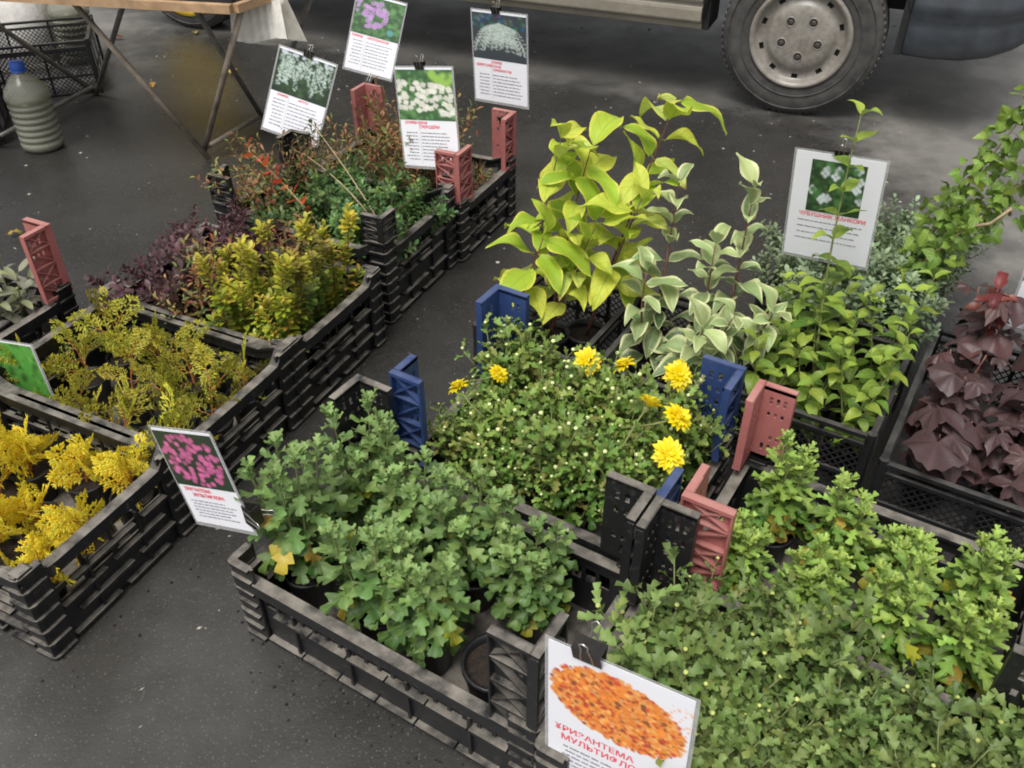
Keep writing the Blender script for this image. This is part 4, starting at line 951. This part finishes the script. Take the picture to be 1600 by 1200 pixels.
def sign(label, corners, pic, title, rows=8, cols=True, split=0.5, w=0.22, margin=.012, picfull=True, scale=1.0, seed=0, full=False):
    TL, TR, BR, BL = [Vector(c) for c in corners]
    x = ((TR - TL) + (BR - BL)).normalized(); y = ((TL - BL) + (TR - BR)); y = (y - x * y.dot(x)).normalized(); n = x.cross(y)
    W = ((TR - TL).length + (BR - BL).length) / 2; H = ((TL - BL).length + (TR - BR).length) / 2; c = (TL + TR + BR + BL) / 4
    M = Matrix(((x.x, y.x, n.x, c.x), (x.y, y.y, n.y, c.y), (x.z, y.z, n.z, c.z), (0, 0, 0, 1)))
    o = thing('plant_sign', label, 'sign', (0, 0, 0), 0, 'laminated plant signs'); o.matrix_basis = M
    mb = MB(); mb.box((0, 0, 0), (W, H, .0006)); obj('laminate', mb, MAT['laminate'], o)
    pw, ph = W - 2 * .006, H - 2 * .007
    mb = MB(); nb = 6
    for sx in range(nb): pass
    mb.box((0, .002, .0004), (pw, ph, .0005 + .0004)); obj('paper', mb, MAT['paper'], o)
    z = .0016; r = random.Random(seed)
    # photo
    iw = pw * (1.0 if picfull == 1 else (0.94 if picfull else 0.62)); ih = ph * split; cx = 0.0; cy = .002 + ph / 2 - ih / 2 - ph * (.02 if picfull else .06)
    if full: iw, ih, cy = pw * .97, ph * .97, .002
    nx, ny = (120, 104) if pic == 'orangemum' else (64, 60)
    img = picture(pic, nx, ny, seed)
    vs = [(cx - iw / 2 + iw * i / (nx - 1), cy + ih / 2 - ih * j / (ny - 1), z) for j in range(ny) for i in range(nx)]
    fs = [(j * nx + i, (j + 1) * nx + i, (j + 1) * nx + i + 1, j * nx + i + 1) for j in range(ny - 1) for i in range(nx - 1)]
    me = bpy.data.meshes.new('photo'); me.from_pydata(vs, [], fs); me.materials.append(MAT['print'])
    ca = me.color_attributes.new('print', 'FLOAT_COLOR', 'POINT'); ca.data.foreach_set('color', np.concatenate([img.reshape(-1, 3), np.ones((nx * ny, 1))], 1).astype(np.float32).ravel())
    link('photo', me, o)
    if full: return o, M, W, H
    ty = cy - ih / 2
    for (s, tx, dy, sz, maxw) in title:
        me = text_mesh(s, sz * W / .22); 
        xs = [v.co.x for v in me.vertices]; k = min(1.0, maxw * pw / max(1e-6, max(xs))); me.materials.append(MAT['red'])
        link('title', me, o, Matrix.Translation((-pw / 2 + tx * pw, ty - dy * W / .22, z)) @ Matrix.Diagonal((k, 1, 1, 1)))
    y0 = ty - (max(t[2] for t in title) + .016) * W / .22; bot = -ph / 2 + .012; mb = MB()
    st = min((y0 - bot) / max(1, rows), .0145 * W / .22 * 1.2)
    for j in range(rows):
        yy = y0 - st * j
        for (a, b) in (((.06 + .05 * r.random(), .30), (.36, .92 - .12 * r.random())) if cols else ((.10 + .05 * r.random(), .9 - .2 * r.random()),)):
            xx = a * pw - pw / 2
            while xx < b * pw - pw / 2:
                wl = r.randint(3, 9)
                for q in range(wl):
                    gw = r.uniform(.0010, .0019) * W / .22; gh = r.uniform(.0022, .0034) * W / .22
                    if xx + gw > b * pw - pw / 2: break
                    mb.add([(xx, yy, z), (xx + gw, yy, z), (xx + gw, yy + gh, z), (xx, yy + gh, z)], [(0, 1, 2, 3)]); xx += gw + .0005
                xx += .0024
    if cols: mb.add([(-pw / 2 + .335 * pw, bot, z), (-pw / 2 + .335 * pw + .0005, bot, z), (-pw / 2 + .335 * pw + .0005, ty - .003, z), (-pw / 2 + .335 * pw, ty - .003, z)], [(0, 1, 2, 3)])
    obj('body_text', mb, MAT['ink'], o)
    return o, M, W, H
def clip(label, M, s=1.0, mat=None):
    """binder clip: mouth edge at origin along x, body rising along +y, thickness along z, wire arms beyond."""
    o = thing('binder_clip', label, 'clip', (0, 0, 0), 0, 'binder clips holding the signs'); o.matrix_basis = M @ Matrix.Scale(s, 4)
    mb = MB(); w = .016
    P = [(-.014, .003), (-.014, .0042), (.008, .010), (.008, -.010), (-.014, -.0042), (-.014, -.003), (.0068, -.0085), (.0068, .0085)]
    vs = [(sx * w, a, b) for sx in (-1, 1) for a, b in P]
    fs = [(k, (k + 1) % 8, (k + 1) % 8 + 8, k + 8) for k in range(8)] + [(0, 1, 2, 7), (7, 2, 3, 6), (6, 3, 4, 5)] + [(8, 15, 10, 9), (15, 14, 11, 10), (14, 13, 12, 11)]
    mb.add(vs, fs); obj('body', mb, mat or MAT['clip'], o)
    for sg in (-1, 1):
        m2 = MB(); p = [(-.007, -.012, .005), (-.006, .0, .008), (-.0035, .016, .013), (-.005, .024, .0155), (0, .0275, .0165), (.005, .024, .0155), (.0035, .016, .013), (.006, 0, .008), (.007, -.012, .005)]
        m2.tube([(a, b, c * sg) for a, b, c in p], .0009, 5); obj('handle', m2, MAT['steel'], o, None, True)
    return o
S1c = [(-0.8, 3.07, 0.55), (-0.60, 3.05, 0.495), (-0.665, 2.965, 0.215), (-0.855, 3.00, 0.28)]
S2c = [(-.60, 3.52, .61), (-.40, 3.49, .57), (-.445, 3.40, .30), (-.62, 3.42, .345)]
S3c = [(-0.37, 2.77, 0.58), (-0.18, 2.67, 0.605), (-0.15, 2.60, 0.31), (-0.34, 2.70, 0.27)]
S4c = [(-0.14, 3.13, 0.65), (0.05, 3.01, 0.66), (0.06, 3.00, 0.35), (-0.13, 3.11, 0.34)]
S5c = [(0.69, 2.08, 0.61), (0.89, 1.97, 0.62), (0.91, 2.0, 0.31), (0.72, 2.1, 0.3)]
S6c = [(-.668, 1.24, .44), (-.52, 1.166, .482), (-.466, 1.124, .27), (-.604, 1.198, .217)]
S7c = [(.042, .763, .465), (.235, .658, .476), (.255, .627, .152), (.056, .742, .141)]
def mid(a, b, f): return Vector(a).lerp(Vector(b), f)
SG = {}
SG[1] = sign('plant sign with cascading white blossom photo, tilted, beside the table leg', S1c, 'cascade', [('СПИРЕЯ', .12, .012, .010, .2), ('АРГУТА', .5, .012, .010, .3)], seed=3)
SG[2] = sign('plant sign with purple flower photo behind the cream flower sign', S2c, 'purple', [('СПИРЕЯ', .03, .014, .012, .28), ('НИППОНСКАЯ', .36, .014, .013, .62)], seed=4)
SG[3] = sign('plant sign with cream white flower cluster photo in front of the purple one', S3c, 'cream', [('СПИРЕЯ СЕРАЯ', .08, .012, .011, .7), ('ГРЕФШЕЙМ', .34, .025, .013, .6)], rows=9, seed=5)
SG[4] = sign('plant sign with white fountain shaped shrub photo on the farthest post', S4c, 'fountain', [('СПИРЕЯ', .34, .012, .010, .28), ('БЕРЕЗОЛИСТНАЯ', .05, .025, .011, .88), ('СЕРЕБРИСТАЯ', .36, .037, .010, .6)], rows=7, seed=6)
SG[5] = sign('plant sign with white mock orange photo and wide white borders', S5c, 'mockflower', [('ЧУБУШНИК ЖАНКОРИ', .12, .014, .015, .78)], rows=4, cols=False, split=.48, picfull=False, seed=7)
SG[6] = sign('plant sign with pink chrysanthemum photo at the corner of a crate', S6c, 'pinkmum', [('ХРИЗАНТЕМА', .08, .016, .014, .84), ('МУЛЬТИФЛОРА', .2, .032, .014, .62)], rows=6, cols=False, split=.56, seed=8)
SG[7] = sign('plant sign with orange chrysanthemum photo at the bottom edge', S7c, 'orangemum', [('ХРИЗАНТЕМА', .05, .012, .018, .8), ('МУЛЬТИФЛОРА', .1, .032, .018, .8)], rows=7, cols=False, split=.55, picfull=1, seed=9)
SG[8] = sign('green foliage photo card stuck between thuja crates at the left edge', [(-1.253, 1.72, .30), (-1.107, 1.685, .30), (-1.105, 1.69, .10), (-1.251, 1.725, .10)], 'green', [('', 0, 0, .01, 1)], full=True, seed=10)
SG[9] = sign('plant sign cut by the right picture edge beside purple leaves', [(1.205, 1.83, .53), (1.405, 1.73, .54), (1.415, 1.74, .25), (1.215, 1.84, .24)], 'purple', [('СПИРЕЯ', .05, .012, .012, .5)], rows=8, seed=12)
for k, lab in ((1, 'black clip on top of the cascading white blossom sign'), (3, 'black clip on top of the cream flower sign'), (4, 'black clip on top of the fountain shrub sign'), (5, 'black clip on top of the mock orange sign'), (7, 'big black clip on top of the orange flower sign')):
    o_, M, W_, H_ = SG[k]
    s = 1.0 if k != 7 else 1.35
    clip(lab, M @ Matrix.Translation(((0.0 if k != 7 else -.045) + (-.01 if k in (3, 4) else 0), H_ / 2 + (.004 if k != 7 else .004), 0)), s)
def side_clip(lab, pos, ang, s=1.0, tilt=0.0):
    clip(lab, Matrix.Translation(pos) @ Matrix.Rotation(ang, 4, 'Z') @ Matrix.Rotation(tilt, 4, 'X'), s)
side_clip('clip pinching the cascading blossom sign to its black post', (-.715, 2.90, .285), AL, 1.0, 0.4)
side_clip('clip pinching the purple flower sign to its faded red post', (-.52, 3.25, .36), AL, 1.0, 0.4)
side_clip('clip pinching the cream flower sign to a post', (-.20, 2.60, .30), AL, 1.0, 0.4)
side_clip('clip with pale wire arms on the farthest faded red post', (-.03, 2.93, .345), AL + 1.4, 1.0, 1.4)
o_, M, W_, H_ = SG[6]
clip('clip joining the pink chrysanthemum sign to the crate corner', M @ Matrix.Translation((W_ / 2 + .012, -H_ / 2 + .05, 0)) @ Matrix.Rotation(R(-100), 4, 'Z'), 1.3)

# ------------------------------------------------------------------ van
VA = math.atan2(-0.386, 0.922)
van = thing('parked_van', 'dirty beige van with dark bumper and pale hubcap, parked behind the stall', 'van', (1.21, 3.86, 0), VA)
def dirty(name, col, dirt=(0.12, 0.10, 0.075), rough=0.4, amt=0.6):
    m, t, p = new_mat(name); tc = N(t, 'TexCoord'); O = tc.outputs['Object']
    n1 = N(t, 'TexNoise', Scale=6.0, Detail=9.0, Roughness=0.7); t.links.new(O, n1.inputs['Vector'])
    n2 = N(t, 'TexNoise', Scale=45.0, Detail=6.0, Roughness=0.7); t.links.new(O, n2.inputs['Vector'])
    sx = N(t, 'SeparateXYZ'); t.links.new(O, sx.inputs[0])
    lo = N(t, 'MapRange'); lo.inputs[1].default_value = 0.75; lo.inputs[2].default_value = 0.28; t.links.new(sx.outputs[2], lo.inputs[0])
    f = math_n(t, 'MULTIPLY', math_n(t, 'ADD', math_n(t, 'MULTIPLY', n1.outputs[0], 0.9), math_n(t, 'MULTIPLY', n2.outputs[0], 0.5)), math_n(t, 'MULTIPLY_ADD', lo.outputs[0], 0.7, 0.3))
    fr = N(t, 'MapRange'); fr.inputs[1].default_value = 0.35; fr.inputs[2].default_value = 0.85; fr.inputs[4].default_value = amt; t.links.new(f, fr.inputs[0])
    t.links.new(mix_c(t, fr.outputs[0], col, dirt), p.inputs['Base Color']); p.inputs['Roughness'].default_value = rough
    return m
M_body = dirty('van_paint_dirty', (0.34, 0.31, 0.25)); M_bump = basic('bumper_plastic', (0.035, 0.04, 0.047), 0.38, 0.35, 12, 0.1)
M_tyre = basic('tyre_rubber', (0.055, 0.052, 0.048), 0.75, 0.45, 18, 0.3); M_hub = dirty('hubcap_dirty', (0.37, 0.35, 0.31), (0.12, 0.10, 0.08), 0.35, 0.8)
M_dark = basic('underbody_dark', (0.012, 0.012, 0.012), 0.8, 0.3, 20); M_yel = basic('yellow_rim', (0.62, 0.42, 0.02), 0.45, 0.2, 20); M_bolt = basic('rusty_bolt', (0.10, 0.085, 0.07), 0.5, 0.4, 80, 0, 0.5)
AX = Matrix.Rotation(R(90), 4, 'X')        # lathe z -> -y (outward)
RAD = 0.335
def tyre_mb():
    mb = MB(); prof = [(0.205, -.02), (0.207, .0), (0.222, .006), (0.235, .0045), (0.262, .010), (0.29, .008), (0.312, -.001), (0.318, -.0055), (0.327, -.016), (RAD, -.035), (RAD, -.175), (0.318, -.20), (0.22, -.205)]
    mb.lathe(prof, 72)
    for k in range(72):                      # shoulder tread blocks
        a = 6.283 * k / 72; mb.box((0.3283 * math.cos(a), 0.3283 * math.sin(a), -.034), (0.010, 0.020, 0.034), 0, None, a)
    for rr in (0.245, 0.300): mb.lathe([(rr - .003, .0055), (rr, .0125), (rr + .003, .0055)], 72)
    return mb
def wheel(x, hub):
    w_ = link('wheel', None, van, Matrix.Translation((x, 0, RAD - .006)) @ AX)
    obj('tyre', tyre_mb(), M_tyre, w_, None, True)
    if hub:
        mb = MB(); rings = [(0.0, .004), (.04, .004), (.095, .004), (.124, .003), (.136, -.007), (.148, -.018), (.156, -.020), (.174, -.017), (.181, -.012), (.188, .006), (.198, .016), (.206, .015), (.212, .0)]
        n = 120; vs = []; fs = []
        for rr, z in rings:
            for k in range(n): vs.append((rr * math.cos(6.283185 * k / n), rr * math.sin(6.283185 * k / n), z))
        for i in range(len(rings) - 1):
            for k in range(n):
                if rings[i][0] in (.156,) and (k % 12) in (4, 5, 6): continue
                a, b = i * n + k, i * n + (k + 1) % n; fs.append((a, b, b + n, a + n))
        mb.add(vs, fs)
        h = obj('hubcap', mb, M_hub, w_, Matrix.Rotation(0.05, 4, 'Z'), True)
        mb = MB(); mb.lathe([(0, -.03), (.2, -.03)], 40); obj('slot_backing', mb, M_dark, h)
        for k in range(5):
            a = R(60 + 72 * k - 6); c = Vector((.078 * math.cos(a), .078 * math.sin(a), 0)); T = Matrix.Translation(c)
            mb = MB(); mb.lathe([(.0, .0046), (.0175, .0046)], 20, 1, T); mb.lathe([(.0165, .0045), (.0175, .0062), (.0195, .0062), (.0215, .0042)], 20, 0, T)  # no hole cut: a dark disc paints the recess shade around the bolt
            mb.lathe([(0, .0056), (.0095, .0056), (.011, .0048)], 6, 2, T)
            obj('lug_painted_recess', mb, [M_hub, M_dark, M_bolt], h, None, True)
    else:
        mb = MB(); mb.lathe([(0, .01), (.06, .01), (.075, -.005), (.13, -.02), (.165, -.015), (.178, .0), (.205, .004), (.208, -.01)], 48); obj('rim', mb, M_yel, w_, Matrix.Diagonal((1.26, 1.26, 1, 1)) @ Matrix.Translation((0, 0, .012)), True)
wheel(0, True); wheel(-3.23, False)
def wall_piece(mb, x0, x1, z0, z1, y0, y1, mat=0): mb.box(((x0 + x1) / 2, (y0 + y1) / 2, (z0 + z1) / 2), (x1 - x0, y1 - y0, z1 - z0), mat)
mb = MB(); prof = [(.16, .30), (.05, .30), (.045, .305), (.043, .325), (.035, .333), (.020, .338), (.017, .345), (.014, .385), (.016, .398), (.03, .403), (.032, .412), (.018, .418), (.012, .43), (.005, .56), (.0, .75), (.0, 1.2), (.03, 1.6), (.10, 2.1)]
xs = [-2.80, -2.2, -1.6, -1.0, -.62, -.46, -.43]
vs = [(x, y, z) for x in xs for y, z in prof]; n = len(prof)
fs = [(i * n + k, (i + 1) * n + k, (i + 1) * n + k + 1, i * n + k + 1) for i in range(len(xs) - 1) for k in range(n - 1)]
mb.add(vs, fs); mb.add([(-.43, y, z) for y, z in prof] + [(-.43, .16, 2.1)], [tuple(range(n + 1))])
obj('sill', mb, M_body, van)
mb = MB(); wall_piece(mb, -.429, .43, .78, 2.1, .005, .1); wall_piece(mb, -3.66, -2.805, .80, 2.1, .005, .1); wall_piece(mb, -4.3, -3.665, .32, 2.1, .004, .1); wall_piece(mb, .435, .85, .665, 1.2, .03, .1)
wall_piece(mb, -4.3, .85, 2.1, 2.13, .1, 1.9); wall_piece(mb, -4.3, -4.25, .4, 2.1, .1, 1.9); wall_piece(mb, .85, .88, .665, 2.1, .1, 1.9); wall_piece(mb, -4.3, .85, .35, 2.1, 1.9, 1.95)
obj('body', mb, M_body, van)
mb = MB(); wall_piece(mb, -4.2, .75, .42, .6, .24, 1.75); wall_piece(mb, .44, .85, .42, .6, .12, .24)
for s in range(13):                           # front wheel arch liner
    a0, a1 = math.pi * s / 13, math.pi * (s + 1) / 13; q = .42
    mb.add([(q * math.cos(a0), .02, .35 + q * math.sin(a0)), (q * math.cos(a1), .02, .35 + q * math.sin(a1)), (q * math.cos(a1), .26, .35 + q * math.sin(a1)), (q * math.cos(a0), .26, .35 + q * math.sin(a0))], [(0, 1, 2, 3)])
wall_piece(mb, .375, .402, .30, .78, .025, .25); wall_piece(mb, -.425, -.40, .30, .78, .05, .25)
obj('underbody', mb, M_dark, van)
# bumper: side wrapping round to the front
mb = MB(); path = [(.405, .010), (.415, .0), (.52, -.004), (.63, .0), (.73, .02), (.81, .06), (.87, .12), (.91, .21), (.94, .40), (.95, .9), (.94, 1.5)]
lo = [.298, .296, .294, .300, .318, .345, .37, .39, .40, .40, .40]
pf = [(.10, 0.0), (.02, 0.02), (.004, .06), (.0, .16), (.004, .34), (.010, .42), (-.006, .50), (-.006, .60), (.006, .66), (.01, 1.0)]   # inset, height fraction
vs = []
for (x, y), l in zip(path, lo):
    for ins, f in pf: vs.append((x - ins * (0.9 if y > .1 else 0.15), y + ins * (1.0 if y < .3 else .1), l + (.66 - l) * f))
n = len(pf); fs = [(i * n + k, (i + 1) * n + k, (i + 1) * n + k + 1, i * n + k + 1) for i in range(len(path) - 1) for k in range(n - 1)]
mb.add(vs, fs); mb.add(vs[:n] + [(.405, .1, .66)], [tuple(range(n + 1))]); obj('bumper', mb, M_bump, van, None, True)

# ------------------------------------------------------------------ folding table with things beneath
M_tube = basic('grey_tube', (0.20, 0.185, 0.165), 0.45, 0.35, 25, 0.1, 0.3); M_tube2 = basic('rusty_tube', (0.22, 0.18, 0.14), 0.6, 0.5, 15, 0.2); M_wood = basic('raw_wood', (0.42, 0.27, 0.15), 0.7, 0.35, 14, 0.3)
tb = thing('folding_table', 'folding market table with wooden edged top and crossed tube legs', 'table', (-1.3, 3.5, -0.010), 0)
T0 = Vector((-1.3, 3.5, 0)); P = lambda x, y, z: Vector((x, y, z)) - T0
def rod(a, b, m, rr=.011, name='leg'):
    mb = MB(); mb.tube([P(*a), P(*b)], rr, 10); obj(name, mb, m, tb, None, True)
A_, B_, C_, D_ = (-1.215, 3.39, .008), (-1.072, 3.774, .008), (-1.93, 4.10, .008), (-2.12, 3.50, .008)
rod(A_, (-1.545, 3.30, .64), M_tube2); rod((-1.238, 3.415, .03), (-.915, 3.16, .64), M_tube2); rod(B_, (-1.13, 3.30, .64), M_tube)
rod((-1.072, 3.774, .02), (-.72, 3.50, .64), M_tube); rod(C_, (-1.42, 3.55, .64), M_tube); rod((-1.93, 4.10, .02), (-2.2, 3.6, .64), M_tube); rod(D_, (-1.85, 3.25, .64), M_tube)
rod((-1.215, 3.42, .05), (-1.072, 3.76, .05), M_tube2, .010, 'rail'); rod((-1.93, 4.08, .05), (-2.10, 3.52, .05), M_tube, .010, 'rail')
mb = MB()
pl = [(-2.6, 3.45), (-.935, 3.14), (-.72, 3.50), (-2.5, 3.85)]
vs = [P(x, y, z) for z in (.655, .685) for x, y in pl]; mb.add(vs, [(3, 2, 1, 0), (4, 5, 6, 7), (0, 1, 5, 4), (1, 2, 6, 5), (2, 3, 7, 6), (3, 0, 4, 7)]); obj('table_top', mb, M_dark, tb)
for (a, b) in zip(pl, pl[1:] + pl[:1]):
    d = (Vector(b) - Vector(a)).normalized(); mb = MB(); mb.bar(P(a[0] - d.x * .0, a[1] - d.y * .0, .655), P(b[0], b[1], .655), .05, 0, None, .028); obj('edge_board', mb, M_wood, tb)

# plastic bottles
M_pet = basic('cloudy_water_bottle', (0.15, 0.145, 0.09), 0.22, 0.15, 8); M_cap = basic('blue_cap', (0.02, 0.09, 0.42), 0.4, 0.15, 20)
def pet():
    m, t, p = new_mat('clear_bottle_plastic'); p.inputs['Base Color'].default_value = (0.45, 0.45, 0.38, 1); p.inputs['Roughness'].default_value = 0.18
    tr = N(t, 'BsdfTransparent'); tr.inputs[0].default_value = (0.75, 0.76, 0.68, 1); mx = N(t, 'MixShader'); mx.inputs[0].default_value = 0.38
    t.links.new(tr.outputs[0], mx.inputs[1]); t.links.new(p.outputs[0], mx.inputs[2]); t.links.new(mx.outputs[0], t.nodes['Material Output'].inputs['Surface']); return m
M_clear = pet()
def bottle(label, loc, s, capm, fill):
    o = thing('water_bottle', label, 'bottle', loc, 0, 'large plastic water bottles'); o.scale = (s, s, s)
    prof = [(0, .0), (.072, .0), (.082, .012)]
    z = .02
    for k in range(7): prof += [(.084, z), (.085, z + .012), (.078, z + .018), (.078, z + .022)]; z += .026
    prof += [(.086, z), (.088, z + .02), (.080, z + .045), (.05, z + .085), (.028, z + .105), (.024, z + .11), (.024, z + .128)]
    mb = MB(); mb.lathe(prof, 24); obj('shell', mb, M_clear, o, None, True)
    mb = MB(); mb.lathe([(max(0, a - .004), b + .003) for a, b in prof if b < fill] + [(0, fill)], 24); obj('water', mb, M_pet, o, None, True)
    mb = MB(); mb.lathe([(.0285, z + .122), (.0285, z + .15), (.026, z + .153), (0, z + .153)], 20); mb.lathe([(.024, z + .112), (.031, z + .114), (.031, z + .119), (.024, z + .121)], 20); obj('cap', mb, capm, o, None, True)
bottle('cloudy five litre water bottle with blue cap on the asphalt', (-1.92, 3.50, 0.003), 0.98, M_cap, .20)
def mc(label, p, rz, W=.6, D=.4, h=.24):
    return mesh_crate(label, p, rz, W, D, h, 'empty crates under the table')
mc('empty black lattice crate standing beneath the table', (-2.25, 4.22, 0), R(18))
mc('empty black lattice crate cut by the left edge behind the bottle', (-2.45, 3.60, 0), R(20), .6, .4, .3)
bottle('dark ribbed plastic bottle standing behind the empty crate', (-2.17, 4.58, 0.003), 1.1, M_dark, .22)
mb = MB(); mb.tube([(0, 0, 0), (.02, 0, .1), (.0, .02, .25), (.03, 0, .42)], [.10, .13, .12, .06], 14)
o = obj('white_sack', mb, basic('white_sack', (.62, .60, .56), .7, .15, 20, .6), None, Matrix.Translation((-2.42, 4.62, .0)), True); tag(o, 'bulging white sack standing behind the crates at left', 'sack')
# fan-pleated paper bundle hanging from the table
o = thing('pleated_bundle', 'bundle of pale pleated paper sheets hanging under the table corner', 'paper', (-.893, 3.27, .525)); o.scale = (.62, .62, .75); Mp = basic('grey_white_paper', (.78, .75, .68), .8, .15, 30)
for k in range(9):
    mb = MB(); n = 22; vs = []
    for i in range(n + 1):
        x = -.15 + .30 * i / n; yy = .008 * math.sin(i * 1.9) + .012 * k
        vs += [(x * 1.0, yy, .15), (x * 1.12 + .01 * k, yy - .02, -.03 - .014 * math.sin(i * .25) - .004 * k)]
    mb.add(vs, [(2 * i, 2 * i + 2, 2 * i + 3, 2 * i + 1) for i in range(n)])
    obj('sheet', mb, Mp, o, Matrix.Rotation(R(-8), 4, 'Z'), True)

# ------------------------------------------------------------------ fallen leaves and grit
fl = [((-1.365, 4.338), 'mum_old', .07, 'yellow fallen leaf beneath the table'), ((-2.072, 4.913), 'redl', .07, 'orange brown fallen leaf beneath the table'), ((-1.703, 4.232), 'mum_old', .05, 'pale yellow fallen leaf beside the table leg'),
      ((-1.737, 2.734), 'mum_old', .05, 'tan fallen leaf near the sage'), ((-1.70, 4.97), 'mum_old', .05, 'pale fallen leaf by the yellow wheel')]
for k, ((x, y), key, s, lab) in enumerate(fl):
    o = link('fallen_leaf', LEAF[key][k % 4][0], None, Matrix.Translation((x, y, .014)) @ Matrix.Rotation(k * 1.7, 4, 'Z') @ Matrix.Scale(s, 4)); tag(o, lab, 'leaf', 'fallen leaves on the asphalt')
r = random.Random(99); mb = MB()
for k in range(900):
    x = r.uniform(-2.2, 2.4); y = r.uniform(.5, 5.2); s = (.0014 + .0052 * r.random() ** 2.5) * (1 + .12 * y); a = r.uniform(0, 6.28); asp = r.uniform(.3, 1)
    c, sn = math.cos(a) * s, math.sin(a) * s
    mb.add([(x - c, y - sn, .001), (x + sn * asp, y - c * asp, .0012), (x + c, y + sn, .001), (x - sn * asp, y + c * asp, .0012), (x, y, .001 + s * .5)], [(0, 1, 4), (1, 2, 4), (2, 3, 4), (3, 0, 4)])
for k in range(170):
    f = r.random(); e_ = r.choice([L1p + U * (-.25 + 1.4 * f) - NL * (.31 + .1 * r.random() ** 2), C1p - B * (.21 + .12 * r.random() ** 2) + E * (-.35 + .6 * f), C1p - E * (.35 + .1 * r.random() ** 2) + B * (-.2 + .9 * f)])
    blob(mb, (e_.x, e_.y, .001), r.uniform(.0012, .004), 1, 5)
o = obj('grit', mb, [basic('pale_grit', (.30, .28, .24), .8, .6, 3), MAT['soil']]); tag(o, 'pale grit and crumbs scattered on asphalt', 'grit', None, 'stuff')
